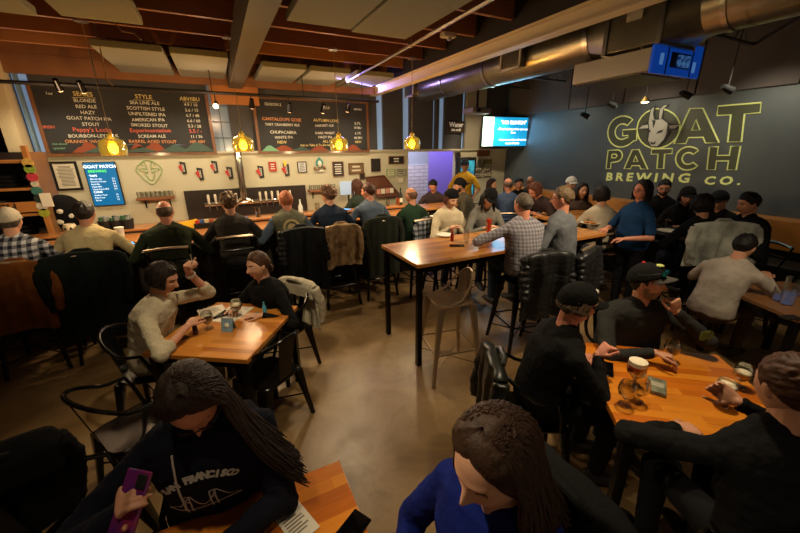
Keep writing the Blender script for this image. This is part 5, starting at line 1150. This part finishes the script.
for k, l in (('beanie', 'stool of the woman in the black beanie'), ('bcap', 'stool of the woman in the black cap'), ('plaidman', 'stool of the man in grey plaid, a black puffer on its back'), ('glassman', 'stool of the man in glasses, a black puffer on its back'), ('w534', 'stool of the leaning red-haired person'), ('cream', 'dark stool with steel-blue glints behind the cream hooded top'), ('w582', 'stool of the long-haired woman under the word PATCH'),
             ('m433', 'stool of the person in brown tee by the doorway'), ('olive', 'stool of the person in the backwards cap'), ('w492', 'stool of the dark-haired woman at the far corner'), ('bald508', 'stool of the bald person under the television'), ('m519', 'stool of the person in black at the far corner'), ('m529', 'stool rightmost at the far corner table'), 
             ('back705', 'stool under the pale grey and white coat'), ('blk752', 'stool at the right end of the dark table')):
    p = CR_[k]; c = p['W']((0, 0, 0)); chair('bar_stool', 'black metal '+l, (c.x, c.y), p['yaw'], min(.80, p['hip'].z-.11), .30, BLACKM, group='stools around the high tables', style='frame')
def cj(k, label, zt, w_, drop, m, dx=0, dy=-.02, dyaw=0, **kk): p = CR_[k]; c = p['W']((dx, dy, 0)); return jacket(label, (c.x, c.y), p['yaw']+dyaw, zt, w_, drop, m, **kk)
PUFF = mat('black puffer nylon', (.11, .112, .115), rough=.42, bump=.5, bscale=25)
cj('plaidman', 'black puffer jacket hanging behind the man in grey plaid', 1.08, .52, .62, PUFF, puffer=True, seed=11, dx=.06, thick=.05)
cj('glassman', 'black puffer jacket hanging behind the man in glasses', 1.06, .50, .55, PUFF, puffer=True, seed=12, thick=.05)
cj('back705', 'pale grey and white coat slung on a stool in front of the dark table', 1.27, .62, .44, cloth('pale coat', (.74, .75, .70), col2=(.28, .29, .30), vscale=3.2), seed=13, front=.1)

# ---- the empty gunmetal stool by the table post
chair('bar_stool', 'empty gunmetal high stool beside the black table post', (1.72, 2.44), rad(80), .76, .26, GUNM, style='splat')

def near():
    R = {}
    cm = person('man in cream henley with chin-length dark hair, hand raised, at the low table', P(163, 279, Z=1.17), fy(1, .18), cloth('cream henley', (.76, .71, .60)), ('short', (.15, .11, .085)), skin='fair', q=2, eyes=False, lean=.30, hyaw=-.15, hpitch=.38, pants=(.50, .46, .38),
                sleeve='rolled', arms={1: dict(w=(.16, .36, .30), pole=(.8, -.8, -.1), n=(0, 0, -1), curl=(.5, .6, .4)), -1: dict(w=(-.10, .34, .62), d=(.25, .1, 1), n=(.3, 1, 0), pole=(-.6, .4, -1), curl=(1.0, 1.1, .7))}, fold=.016)
    g = G(); strands(g, cm['H'], .03, 230, .006, 55, 305, .04, .10, .016, seed=3, wav=.004); g.build('hair', mat('hair 0.150.110.09', (.15, .11, .085), rough=.4, vary=.4, vscale=38), cm['root'], smooth=80)
    J = cm['J'][-1]; w0, w1 = J[1]-(J[1]-J[0]).normalized()*.03, J[1]-(J[1]-J[0]).normalized()*.01
    tag(G().cyl(w0, w1, .036, .035, 18).build('wristband', mat('white band', (.85, .83, .78)), cm['root']), 'white wristband')
    tag(G().cyl(J[1]+V((.03, .05, .07)), J[1]+V((.06, .06, .16)), .004).build('pen', mat('pale pen', (.75, .70, .62))), 'thin pale pen held up by the man in the cream henley', 'pen').matrix_world = Matrix.Translation(cm['root'].location)@Matrix.Rotation(fy(1, .18), 4, 'Z')
    cw = person('woman in black long-sleeved top with tied-back brown hair, looking left', P(258, 266, Z=1.12), fy(-.55, -.95), cloth('black fitted top', (.075, .07, .07)), ('bun', (.34, .22, .14), dict(bun=(0, -.10, -.05))), skin='light', q=2, fem=True, lean=.28, hyaw=-.08, hpitch=.08, hroll=.05, pants=(.22, .30, .40), necklow=.05,
                arms={1: dict(w=(.14, .36, .27), pole=(1, -.2, -.8)), -1: dict(w=(-.16, .32, .27), pole=(-1, -.2, -.8), d=(.7, .6, .1))})
    g = G(); H = cw['H']; g.tube([H.loc((.05, -.07, -.05)), H.loc((.075, -.05, -.10)), H.loc((.085, -.03, -.17)), H.loc((.07, .0, -.24))], .024, 10, r1=.012); g.build('ponytail', _MC['hair 0.340.220.14'], cw['root'], smooth=80)
    ch = P(297, 330, Z=.62); c = cw['W']((0, -.02, 0)); chair('armchair', 'black tub chair of the woman in black, white jacket over its back', (c.x, c.y), fy(-.55, -.95), .45, .36, BLACKM, style='hoop')
    jacket('creamy white fleece jacket over the chair of the woman in black', (c.x-.02, c.y-.02), fy(-.55, -.95)+.05, .84, .46, .46, cloth('white fleece', (.80, .76, .66), bump=.8), seed=21, front=.12)
    c = cm['W']((0, -.02, 0)); chair('armchair', 'black metal tub chair of the man in the cream henley', (c.x, c.y), fy(1, .18), .45, .36, BLACKM, style='hoop')
    q = P(268, 372, Z=.45); chair('armchair', 'empty black tub chair right of the low table of the couple', (q.x, q.y), rad(35), .45, .36, BLACKM, style='hoop')
    q = P(136, 425, Z=.45); chair('armchair', 'empty black tub chair between the couple and the hoodie woman, left side', (q.x, q.y), rad(-60), .45, .36, BLACKM, style='hoop')
    # ---- orange table on the right
    cap = person('bearded man in charcoal sweatshirt and black cap resting chin on hand', P(647, 283, Z=1.18), fy(.08, -1), cloth('charcoal sweatshirt', (.19, .19, .18)), ('short', (.22, .17, .13)), skin='fair', q=2, lean=.20, hyaw=.62, hpitch=-.10, belly=.04, wide=1.22, beard=(.56, .47, .38), hat=('cap', cloth('black twill', (.10, .10, .10)), cloth('grey brim', (.30, .29, .27))),
                 arms={-1: dict(w=(-.13, .25, .49), pole=(-1, .3, -1), d=(.35, .0, .9), n=(.2, -1, .1), curl=(1.1, 1.2, .8)), 1: dict(w=(.10, .40, .29), pole=(1, -.2, -.5), d=(-.75, .6, .05), n=(-.5, .6, -.6), curl=(.7, .5, .4))}, pants=(.12, .12, .13))
    H = cap['H']; sg = G(); fr = G()
    for s in (-1, 1): sg.ell(H.loc((s*.034, .098, .082)), (.027, .014, .017), 14, 8, 0, H.R@Matrix.Rotation(rad(-25), 3, 'X')); fr.tube([H.loc((s*.062, .088, .092)), H.loc((s*.094, .03, .080)), H.loc((s*.096, -.03, .074))], .003, 5)
    o = sg.build('sunglasses', mat('teal mirror lens', (.10, .66, .62), rough=.08, metal=.9, col2=(.05, .25, .45), vscale=45), cap['root']); fr.build('sunglasses_frame', mat('dark frame', (.05, .07, .09)), o)
    tag(G().ell(H.loc((-.012, .058, .126)), (.026, .022, .010), 12, 8).build('cap_patch', mat('green yellow patch', (.75, .78, .45)), cap['root']), 'pale patch')
    tag(G().ell(H.loc((.0, -.03, .138)), (.012, .012, .010), 10, 8).build('cap_button', mat('red button', (.75, .10, .08)), cap['root']), 'red button')
    # green sleeve lettering
    J = cap['J'][-1]; g = G(); write(g, 'OB', .07, plane_T(V(J[0])+V((.05, .062, .06)), (1, .1, .0), (0, -.1, 1)), bold=.006); g.build('sleeve_lettering', mat('lime print', (.45, .50, .15)), cap['root'])
    c = cap['W']((0, -.02, 0)); chair('armchair', 'black chair of the bearded man in the cap', (c.x, c.y), fy(.08, -1), .45, .36, BLACKM, style='hoop')
    bc = person('person in black tee and black cap with greying hair, hand raised over the table', P(577, 305, Z=1.19), fy(1, -.05), DK, ('bob', (.46, .38, .30), dict(L=.02)), skin='pink', q=2, eyes=False, lean=.24, hyaw=.0, hpitch=.25, hat=('cap', cloth('black cap cloth', (.06, .06, .06))), wide=1.05,
                arms={1: dict(w=(.05, .30, .33), pole=(1, -.3, -.8), d=(.0, .5, .85), n=(0, 1, .1), curl=(1.0, .9, .7)), -1: dict(w=(-.14, .28, .22), pole=(-1, -.2, -.8))}, pants=(.08, .08, .09))
    H = bc['H']; tag(G().ell(H.loc((-.02, .083, .098)), (.026, .012, .016), 12, 8, 0, H.R).build('cap_badge', mat('badge pale', (.70, .68, .62)), bc['root']), 'pale round badge')
    g = G(); strands(g, H, .03, 110, .0055, 95, 265, -.01, .02, .012, seed=9); g.build('hair', _MC['hair 0.460.380.30'], bc['root'], smooth=80)
    c = bc['W']((0, -.02, 0)); chair('armchair', 'black tub chair of the person in the black cap', (c.x, c.y), fy(1, -.05), .45, .36, BLACKM, style='hoop')
    jacket('black leather-like jacket on the back of the chair of the person in the black cap', (c.x-.02, c.y), fy(1, -.05), .83, .42, .45, mat('dark olive leather', (.10, .11, .085), rough=.35, bump=.3, bscale=20), seed=31, front=.1)
    br = person('short-haired person in black jacket at bottom right, back to the camera', P(787, 388, Z=1.22), fy(.0, 1), cloth('black coat near', (.06, .06, .065)), ('short', (.33, .20, .12)), skin='fair', q=2, lean=.22, hyaw=.0, hpitch=.2, wide=1.2, fold=.02,
                arms={-1: dict(w=(-.16, .34, .27), pole=(-1, -.1, .05), d=(1, .1, -.1)), 1: dict(w=(.14, .40, .36), pole=(1, -.1, -.6), d=(-.5, .7, .3), n=(-.4, -.4, .3), curl=(.7, .6, .4))}, pants=(.07, .07, .08))
    c = br['W']((0, -.02, 0)); chair('armchair', 'black tub chair at bottom right, under the person in the black jacket', (c.x, c.y), fy(0, 1), .45, .36, BLACKM, style='hoop')
    # ---- bottom of the picture
    sf = person('woman in navy printed hoodie with long dark hair bent over her phone', P(192, 399, Z=1.28), PI-.05, cloth('navy hoodie', (.085, .095, .14)), ('long', (.20, .145, .115), dict(L=.38, n=620, a0=165, a1=300, drift=(-.45, .15, .05), sh=.35)), skin='fair', q=2, fem=True, lean=.16, hyaw=.12, hpitch=.80, hroll=.15, glasses=True, eyes=False, hood=False, wide=1.12, fold=.02, sc=1.02,
                arms={1: dict(w=(.17, .30, .43), pole=(1, -.3, -.6), d=(.1, .5, .8), n=(-.7, .2, .3), curl=(.8, .8, .5)), -1: dict(w=(-.0, .35, .20), pole=(-1, -.2, -.6), d=(.95, .25, -.05), n=(0, .2, -1), curl=(.3, .4, .3))}, pants=(.15, .17, .22))
    R['sf'] = sf
    c = sf['W']((0, -.02, 0)); chair('armchair', 'black tub chair around the woman in the printed hoodie', (c.x, c.y), PI-.1, .45, .40, BLACKM, style='hoop')
    bw = person('woman in bright blue top at bottom centre, head bowed, long dark brown hair', P(494, 460, Z=1.30), fy(-.85, -.60), cloth('cobalt top', (.06, .12, .42)), ('long', (.25, .17, .12), dict(L=.36, n=560, a0=82, a1=285, drift=(.05, -.45, 0), sh=.3)), skin='light', q=2, fem=True, lean=.10, hyaw=.0, hpitch=.40, hroll=-.05, sc=1.14, eyes=False,
                arms=A_TABLE(.16, .32, .12), pants=(.12, .12, .15), knee={-1: (-.12, .40, -.03), 1: (.12, .40, -.03)})
    R['bw'] = bw
    c = bw['W']((0, -.02, 0)); jacket('black coat over the chair of the woman in the bright blue top', (c.x, c.y), fy(-.95, -.42), .98, .56, .55, cloth('black heap', (.07, .07, .072)), seed=51, front=.1, thick=.05); chair('armchair', 'black tub chair of the woman in the bright blue top', (c.x, c.y), fy(-.95, -.42), .55, .36, BLACKM, style='hoop')
    q = P(82, 500, Z=.62); cb = chair('armchair', 'black tub chair at bottom left, a black coat over it', (q.x-.02, q.y-.05), rad(-100), .45, .40, BLACKM, style='hoop')
    jacket('black hooded coat heaped over the chair at bottom left', (q.x-.14, q.y-.20), rad(-150), .90, .50, .40, cloth('black heap', (.07, .07, .072)), seed=41, front=.12, thick=.06)
    q = P(2, 445, Z=.80); chair('armchair', 'black tub chair just inside the left edge of the photo', (q.x-.15, q.y+.0), rad(-80), .45, .36, BLACKM, style='hoop')
    # hoodie print, laid on the cloth
    me = sf['shirt'].data; bv = BVHTree.FromPolygons([v.co for v in me.vertices], [list(p.vertices) for p in me.polygons])
    ro, rd_ = sf['L'](V((0, 0, CH))), sf['L'](P(194, 486, Z=0))-sf['L'](V((0, 0, CH))); h0 = bv.ray_cast(ro, rd_.normalized()); c0 = h0[0]; nrm = V((0, h0[1].y, max(.25, h0[1].z))).normalized()
    rt = V((-1, 0, 0)); up = nrm.cross(rt); dirn = -nrm
    def onto(x, y, off=.004):
        o = c0+rt*x+up*y+nrm*.05; h = bv.ray_cast(o, dirn, .25); return h[0]-dirn*off if h[0] else None
    g = G(); s = 'SAN FRANCISCO'; 
    for i, chh in enumerate(s):
        if chh == ' ': continue
        a = (i-6)/6*rad(36); cx, cy = .165*math.sin(a)+.022, .165*math.cos(a)-.135; v, f = text_mesh(chh, .034, bold=.0026, extrude=0, align='CENTER')
        ca = onto(cx, cy); cr, cu = onto(cx+.03, cy), onto(cx, cy+.03)
        if ca is None or cr is None or cu is None: continue
        ex = (cr-ca).normalized(); ey = (cu-ca); ey = (ey-ex*ey.dot(ex)).normalized(); n3 = ex.cross(ey); c_, s_ = math.cos(-a), math.sin(-a)
        g.add([ca+ex*(p_[0]*c_-p_[1]*s_)+ey*(p_[0]*s_+p_[1]*c_)+n3*.007 for p_ in v], f)
    def strip(pts, wd=.006):
        v = []
        for a, b in zip(pts, pts[1:]):
            a, b = V((a[0], a[1], 0)), V((b[0], b[1], 0)); n_ = (b-a).normalized().cross(V((0, 0, 1)))*wd/2; m_ = 6
            row = [(onto(*(a.lerp(b, k/m_)+n_)[:2]), onto(*(a.lerp(b, k/m_)-n_)[:2])) for k in range(m_+1)]
            for r0, r1 in zip(row, row[1:]):
                if all(r0) and all(r1): g.add([r0[0], r0[1], r1[1], r1[0]], [(0, 1, 2, 3)])
    D = -.075
    for tx_ in (-.035, .045):
        for a_, b_ in (((-.008, -.06), (-.008, .03)), ((.008, -.06), (.008, .03)), ((-.008, .03), (.008, .03)), ((-.008, 0), (.008, 0))): strip([(tx_+a_[0], a_[1]+D), (tx_+b_[0], b_[1]+D)], .005)
    for pts, wd in (([(-.12, -.045), (.12, -.045)], .006), ([(-.035, .03), (-.015, -.01), (.005, -.028), (.025, -.01), (.045, .03)], .004), ([(-.035, .03), (-.07, -.015), (-.12, -.04)], .004), ([(.045, .03), (.08, -.015), (.12, -.04)], .004)): strip([(x+.012, y+D) for x, y in pts], wd)
    g.build('hoodie_print', mat('white print ink', (.72, .72, .70), rough=.8), sf['shirt'], smooth=80)
    g = G(); nb = sf['nb']
    for s in (.045,): pts = [onto(-s, .13-.03*k, .008) for k in range(9)]; pts = [p_ for p_ in pts if p_]; g.tube(pts, .0035, 6)
    g.build('drawstring', mat('white cord', (.78, .76, .72)), sf['shirt'])
    R['cap'] = cap; R['bc'] = bc; R['br'] = br; R['cm'] = cm; R['cw'] = cw
    return R
NR = near()

# ================================================================ ON THE TABLES
BEERD = mat('dark ruby beer', (.13, .035, .02), rough=.1, spec=.6); BEERA = mat('amber beer', (.72, .30, .06), rough=.12, emit=.03); FOAM = mat('beer foam', (.93, .88, .76), rough=.9, bump=.3, bscale=80); BEERG = mat('golden beer', (.80, .52, .16), rough=.1, trans=.3)
def snifter(px, z, label, beer=BEERD, fill=.55, foam=0, s=1.0, at=None, group=None):
    q = at or P(px[0], px[1], Z=z); t = empty('beer_glass', label, 'glass', (q.x, q.y, z if at is None else q.z), 0, group)
    b = [(.0, .004), (.034, .003), (.030, .008), (.007, .014), (.006, .040), (.020, .050), (.040, .072), (.045, .098), (.040, .128), (.034, .145)]
    g = G().lathe([(r*s, zz*s) for r, zz in b]+[((r-.002)*s, zz*s) for r, zz in b[:4:-1]]+[(0, .053*s)], n=24); g.build('glass_bowl', GLASS, t)
    top = .053+.085*fill; ins = [(0, .054)]+[(r-.003, zz+.001) for r, zz in b[5:] if zz < top]; rr = ins[-1][0]; k = G().lathe([(r*s, zz*s) for r, zz in ins]+[(rr*s, top*s), (0, top*s)], n=22); k.build('beer', beer, t)
    if foam: G().lathe([(0, top*s), (rr*s, top*s), (rr*.98*s, (top+foam)*s), (rr*.6*s, (top+foam+.004)*s), (0, (top+foam+.005)*s)], n=22).build('foam', FOAM, t)
    return t
def tumbler(px, z, label, h=.12, r=.036, fill=0, m=None, at=None, foam=0, name='drinking_glass'):
    q = at or P(px[0], px[1], Z=z); t = empty(name, label, 'glass', (q.x, q.y, z))
    G().lathe([(0, .002), (r*.8, .002), (r, h), (r-.002, h), (r*.8-.002, .008), (0, .008)], n=22).build('glass_wall', GLASS, t)
    if fill: G().lathe([(0, .009), (r*.8-.003, .009), (r*.8+(r*.2)*fill-.003, h*fill), (0, h*fill)], n=20).build('drink', m, t)
    if foam: G().lathe([(0, h*fill), (r*.8+(r*.2)*fill-.003, h*fill), (r*.8+(r*.2)*fill-.003, h*fill+foam), (0, h*fill+foam)], n=20).build('foam', FOAM, t)
    return t
def phone(px, z, rz, label, col=(.04, .04, .045), size=(.075, .155), at=None, emit=0, T=None):
    q = at or P(px[0], px[1], Z=z); t = empty('phone', label, 'phone', (q.x, q.y, z if at is None else q.z), rz)
    G().box((0, 0, .004), (size[0], size[1], .008)).build('case', mat('phone case %.2f' % col[0], col, rough=.25), t, bevel=.003); G().box((0, 0, .0085), (size[0]-.006, size[1]-.008, .0012)).build('screen', mat('phone glow %.1f' % emit, (.35, .65, .95), emit=emit, rough=.1) if emit else mat('phone glass', (.02, .02, .025), rough=.06), t)
    if T is not None: t.matrix_world = T
    return t
def plate(px, z, label, r=.13, food=None, m=PAPER):
    q = P(px[0], px[1], Z=z); t = empty('plate', label, 'plate', (q.x, q.y, z)); G().lathe([(0, .004), (r*.6, .003), (r, .018), (r, .022), (r*.62, .009), (0, .008)], n=26).build('dish', m, t)
    if food:
        g = G(); rn = random.Random(int(px[0])); [g.ell((rn.uniform(-r*.45, r*.45), rn.uniform(-r*.45, r*.45), .018+.012*rn.random()), (.028, .014+.014*rn.random(), .014), 8, 6) for k in range(13)]; tag(g.build('food', food, t), kind='stuff')
    return t
def bottle(px, z, label, h, r, m, capm, cat='bottle', name='bottle'):
    q = P(px[0], px[1], Z=z); t = empty(name, label, cat, (q.x, q.y, z)); G().lathe([(0, 0), (r, .002), (r, h*.58), (r*.45, h*.75), (r*.38, h*.92), (0, h*.92)], n=18).build('glass_body', m, t); G().lathe([(r*.42, h*.90), (r*.42, h), (0, h)], n=14).build('bottle_cap', capm, t); return t
def sheet(px, z, rz, size, label, m=PAPER, name='menu_sheet', cat='menu', k=0):
    q = P(px[0], px[1], Z=z); o = empty(name, label, cat, (q.x, q.y, z), rz); G().box((0, 0, .0015), (size[0], size[1], .002)).build('paper', m, o)
    g = G(); [g.bb((-size[0]*.38, size[1]*(.40-.085*i), .0025), (size[0]*(.1+.25*random.random()), size[1]*(.40-.085*i)+.006, .003)) for i in range(9)]; g.build('print', mat('grey print', (.45, .42, .38)), o); return o
T_, TH = .751, 1.071
snifter((209, 329), T_, 'snifter of dark ruby beer nearer the man in the henley', fill=.45); snifter((238, 316), T_, 'snifter of dark ruby beer nearer the woman in black', fill=.55, foam=.006)
sheet((232, 314), T_, rad(-38), (.22, .30), 'white menu sheet in front of the woman in black'); sheet((213, 313), T_, rad(10), (.20, .28), 'white menu sheet under the arm of the man in the henley')
phone((176, 341), T_, rad(-50), 'black phone lying on the near left corner of the couple table')
tt = empty('table_card', 'pale blue folded card standing between the two dark beers', 'card', tuple(P(229, 330, Z=T_)), rad(-30)); G().add([(-.045, -.03, 0), (.045, -.03, 0), (.045, 0, .10), (-.045, 0, .10), (-.045, .03, 0), (.045, .03, 0)], [(0, 1, 2, 3), (3, 2, 5, 4)]).build('folded_card', mat('ice blue card', (.52, .64, .70), rough=.4, vary=.3, vscale=30), tt); tag(G().ell((0, -.018, .05), (.018, .003, .018), 14, 8, 0, Matrix.Rotation(rad(-17), 3, 'X')).build('emblem', mat('card emblem', (.85, .86, .8)), tt), 'pale round emblem')
bottle((265, 313), T_, 'small light blue bottle standing at the far right corner of the couple table', .10, .016, mat('light blue plastic', (.35, .66, .78), rough=.3), mat('light blue plastic', (.35, .66, .78)), name='small_bottle')
bottle((196, 334), T_, 'small dark red bottle held by the man in the henley', .10, .018, mat('dark red glass', (.20, .03, .03), rough=.1), mat('silver cap', (.7, .7, .7), metal=1))
tag(G().box((0, 0, .012), (.03, .02, .022)).build('lighter', mat('teal plastic', (.12, .50, .52), rough=.3), None, tuple(P(257, 315, Z=T_)), bevel=.003), 'tiny teal object beside the light blue bottle', 'small item')
# orange table
snifter((633, 385), T_, 'full snifter of amber beer with white foam, next to the phone', BEERA, .8, .022, 1.12); snifter((720, 405), T_, 'snifter of golden beer with thick foam, alone on the right half of the table', BEERG, .62, .018, 1.05)
snifter((624, 405), T_, 'nearly empty snifter with golden dregs, left of a pair', BEERG, .12); snifter((637, 402), T_, 'nearly empty snifter with golden dregs, right of a pair', BEERG, .10)
snifter(None, T_, 'half-empty snifter in the hand of the bearded man', BEERD, .25, at=V((P(669, 361, Z=T_).x, P(669, 361, Z=T_).y, T_))); snifter(None, T_, 'snifter of golden beer in the hand of the person at bottom right', BEERG, .5, .006, at=V((P(738, 387, Z=T_).x, P(738, 387, Z=T_).y, T_)))
phone((606, 369), T_, rad(-55), 'black phone lying at the left edge of the orange table', size=(.08, .16))
o = empty('card_pack', 'green and grey card pack lying slanted beside the amber beer', 'card pack', tuple(P(656, 388, Z=T_)), rad(-62)); G().box((0, 0, .012), (.09, .15, .024)).build('pack', mat('olive grey card', (.34, .36, .28), rough=.4, col2=(.55, .55, .48), vscale=22), o, bevel=.004); G().box((0, .0, .0245), (.06, .05, .002)).build('pack_label', mat('pale label', (.62, .60, .52)), o)
# long high table
q = P(452, 240, Z=TH); bottle((452, 241), TH, 'small ketchup bottle with red cap at the edge of the long high table', .13, .019, mat('ketchup', (.50, .06, .04), rough=.2), mat('red cap', (.80, .08, .06), rough=.3))
tumbler((466, 243), TH, 'tall clear water glass by the cuff of the man in grey plaid', .15, .034); phone((457, 246), TH, rad(60), 'black phone on the long high table by the ketchup')
tumbler((488, 236), TH, 'tall glass of red-orange beer in front of the woman in the black cap', .21, .036, .94, mat('red orange drink', (.82, .20, .07), rough=.1, emit=.15))
plate((503, 232), TH, 'white plate of fried food in front of the woman in the black cap', .14, mat('fried food', (.72, .45, .18), vary=.3, vscale=40)); plate((445, 236), TH, 'pale plate in front of the woman in the beanie', .10)
plate((546, 214), TH, 'basket-like plate of yellow chips far down the table', .13, mat('yellow chips', (.90, .70, .18), vary=.3, vscale=40)); tumbler((557, 216), TH, 'dark tumbler by the yellow chips', .13, .04, .9, DARKM)
plate((590, 224), TH, 'white plate between the cream hoodie and the long-haired woman', .12, mat('fried food', (.72, .45, .18)))
# dark table
for c, l, r in (((668, 232), 'white plate at the left of the dark table', .12), ((742, 229), 'white plate at the right of the dark table', .13), ((700, 228), 'white plate at the middle of the dark table', .10)): plate(c, 1.051, l, r)
tumbler((663, 228), 1.051, 'clear glass by the left plate on the dark table', .13); bottle((724, 228), 1.051, 'small white sauce bottle on the dark table', .15, .022, mat('white bottle', (.82, .82, .78)), mat('white bottle', (.82, .82, .78)))
# right-hand low table
for c, l, h, r in (((786, 304), 'tall clear water carafe at the right edge', .24, .055), ((776, 300), 'clear tumbler next to the water carafe', .12, .036), ((795, 296), 'second clear tumbler behind the water carafe', .12, .036)):
    tumbler(c, T_, l, h, r, .45, thin_glass('water bluish', (.75, .80, .95), .05), name='water_carafe' if h > .2 else 'drinking_glass')
tag(G().box((0, 0, .006), (.14, .07, .012)).build('wallet', mat('dark leather', (.10, .07, .05)), None, tuple(P(790, 318, Z=T_)), rad(-20), bevel=.004), 'dark wallet on the low table at the right edge', 'wallet')
# bar
def bar_things():
    z = 1.071; zr = 1.121
    o = empty('paper_cup', 'white lidded cup at the elbow of the person in tan', 'cup', tuple(P(122, 240, Z=z))); G().lathe([(0, 0), (.032, 0), (.044, .14), (0, .14)], n=20).build('cup', PAPER, o); G().lathe([(.047, .138), (.047, .15), (.03, .156), (0, .156)], n=20).build('lid', mat('cup lid', (.80, .78, .72)), o)
    phone((130, 244), z, rad(20), 'phone with glowing blue screen on the bar right of the white cup', emit=1.6); phone(None, zr, rad(-20), 'phone glowing pale blue on the bar beside the charcoal sweater', emit=2.0, at=V((P(243, 216, Y=5.48).x, 5.48, zr))); phone(None, zr, rad(30), 'phone glowing green-blue on the bar by the slate blue shirt', emit=1.5, at=V((P(347, 213, Y=5.48).x, 5.48, zr)))
    o = P(191, 227, Y=5.3); g = G()
    g.add([(-.16, -.02, 0), (.14, -.05, 0), (.17, .10, .01), (-.05, .13, .02), (-.12, .0, .10), (.08, -.01, .13), (.1, .08, .05), (-.04, .10, .09)], [(0, 1, 5, 4), (1, 2, 6, 5), (2, 3, 7, 6), (3, 0, 4, 7), (4, 5, 6, 7), (3, 2, 1, 0)])
    tag(g.build('paper_bag', mat('bright yellow paper', (.92, .72, .12), rough=.7), None, (o.x, 5.30, z), smooth=10), 'crumpled bright yellow bag on the bar', 'bag')
    c = empty('napkin_caddy', 'dark caddy with red and blue packets on the bar beside the yellow bag', 'caddy', (P(206, 228, Y=5.30).x, 5.30, z)); G().bb((-.13, -.05, 0), (.13, .05, .07)).build('box', DARKM, c, bevel=.004)
    for k, cc in enumerate(((.7, .2, .15), (.2, .35, .6), (.8, .75, .6), (.6, .3, .2))): G().bb((-.11+.055*k, -.035, .03), (-.065+.055*k, .035, .11)).build('packet', mat('packet %d' % k, cc), c)
    # kegs of cutlery / black tubs left
    rn = random.Random(5)
    for k, px in enumerate((106, 117, 128)):
        o = empty('black_tub', ['leftmost black tub of cans behind the bar', 'middle black tub of cans behind the bar', 'rightmost black tub of cans behind the bar'][k], 'tub', (P(px, 226, Y=5.46).x, 5.46, zr), 0, 'black tubs behind the bar'); G().lathe([(0, 0), (.06, 0), (.075, .12), (.07, .12), (.055, .01), (0, .01)], n=18).build('tub', DARKM, o)
        for j in range(4): a = j*PI/2+.4; G().cyl((.033*math.cos(a), .033*math.sin(a), .01), (.033*math.cos(a), .033*math.sin(a), .15+.02*rn.random()), .022, n=10).build('can', mat('can %d' % (j % 3), ((.6, .62, .6), (.2, .2, .22), (.3, .5, .35))[j % 3], rough=.3, metal=.5), o)
    s = empty('round_mascot_bag', 'big black round bag with white spots on the back counter, far left', 'bag', tuple(P(68, 222, Y=6.1))); G().ell((0, 0, .12), (.21, .16, .24), 28, 20).build('bag_body', cloth('black plush', (.06, .06, .065)), s)
    for x, zz, r in ((-.08, .12, .045), (.0, .16, .035), (.07, .10, .05), (-.03, .03, .04)): G().ell((x, -.15+abs(x)*.3, zz), (r, .02, r*.9), 14, 10).build('white_spot', mat('white felt', (.80, .77, .70)), s)
    s = empty('skull_mug', 'cream skull-shaped mug in front of the black spotted bag', 'mug', (P(70, 228, Y=5.48).x, 5.48, zr)); G().lathe([(0, 0), (.04, 0), (.062, .03), (.066, .075), (.052, .11), (.044, .11), (.05, .07), (.036, .015), (0, .015)], n=22).build('mug', mat('cream ceramic', (.82, .76, .64), rough=.4), s)
    for x in (-.035, .035): G().ell((x*.7, -.058, .062), (.014, .010, .017), 12, 8).build('eye_socket', DARKM, s)
    for k, (px, l) in enumerate(((388, 'clear pint glass on the bar right of the slate blue shirt'), (318, 'clear pint glass on the bar left of the navy sweater'), (258, 'clear pint glass on the bar left of the red-haired person'), (398, 'amber pint on the bar near the forest green sweater'))):
        tumbler(None, zr, l, .14, .038, .5 if px != 398 else .9, GLASS if px != 398 else BEERA, at=V((P(px, 215, Y=5.5).x, 5.5, zr)))
    # folded napkins, plates on back counter
    k = empty('dark_bottle', 'tall dark bottle on the bar end left of the balding person in green', 'bottle', (P(396, 212, Y=5.5).x+.1, 5.52, zr)); G().lathe([(0, 0), (.035, 0), (.036, .16), (.013, .22), (.013, .29), (0, .29)], n=16).build('glass_body', DARKM, k); G().cyl((0, 0, .05), (0, 0, .12), .0365, n=16, caps=False).build('bottle_label', PAPER, k)
    m = empty('monitor', 'small pale computer screen behind the bartender', 'screen', (P(348, 183, Y=6.6).x, 6.6, .92)); G().bb((-.16, -.01, .30), (.16, .02, .55)).build('display', mat('pale screen', (.62, .70, .80), emit=.5), m); G().cyl((0, .01, 0), (0, .01, .32), .02).build('stand', DARKM, m); G().bb((-.1, -.08, 0), (.1, .08, .012)).build('foot', DARKM, m)
bar_things()
sheet((430, 217), TH, 0, (.25, .2), 'white sheet on the table end in front of the person in brown tee')
# phones in hand at the bottom
sf = NR['sf']; hpt = sf['W'](sf['J'][1][1]+V(sf['J'][1][2]).normalized()*.07+V((-.025, .02, .01)))
o = empty('phone', 'phone in a glossy pink and purple case held by the woman in the hoodie', 'phone', hpt); g = G().box((0, 0, 0), (.078, .160, .010)); o.matrix_world = Matrix.Translation(hpt)@Matrix.Rotation(rad(-38), 4, 'Z')@Matrix.Rotation(rad(52), 4, 'X')
g.build('case', mat('pink purple case', (.55, .16, .30), rough=.12, col2=(.28, .14, .48), vscale=14), o, bevel=.004); G().box((.02, .055, .007), (.03, .035, .005)).build('camera_bump', DARKM, o, bevel=.002); G().box((0, 0, -.006), (.072, .15, .002)).build('screen', _MC['phone glass'], o)
phone((352, 530), T_, rad(-60), 'black phone at the very bottom edge beside the hoodie woman', size=(.08, .13))
sheet((296, 522), T_, rad(20), (.10, .16), 'white slip under the forearm of the hoodie woman', name='paper_slip', cat='paper')
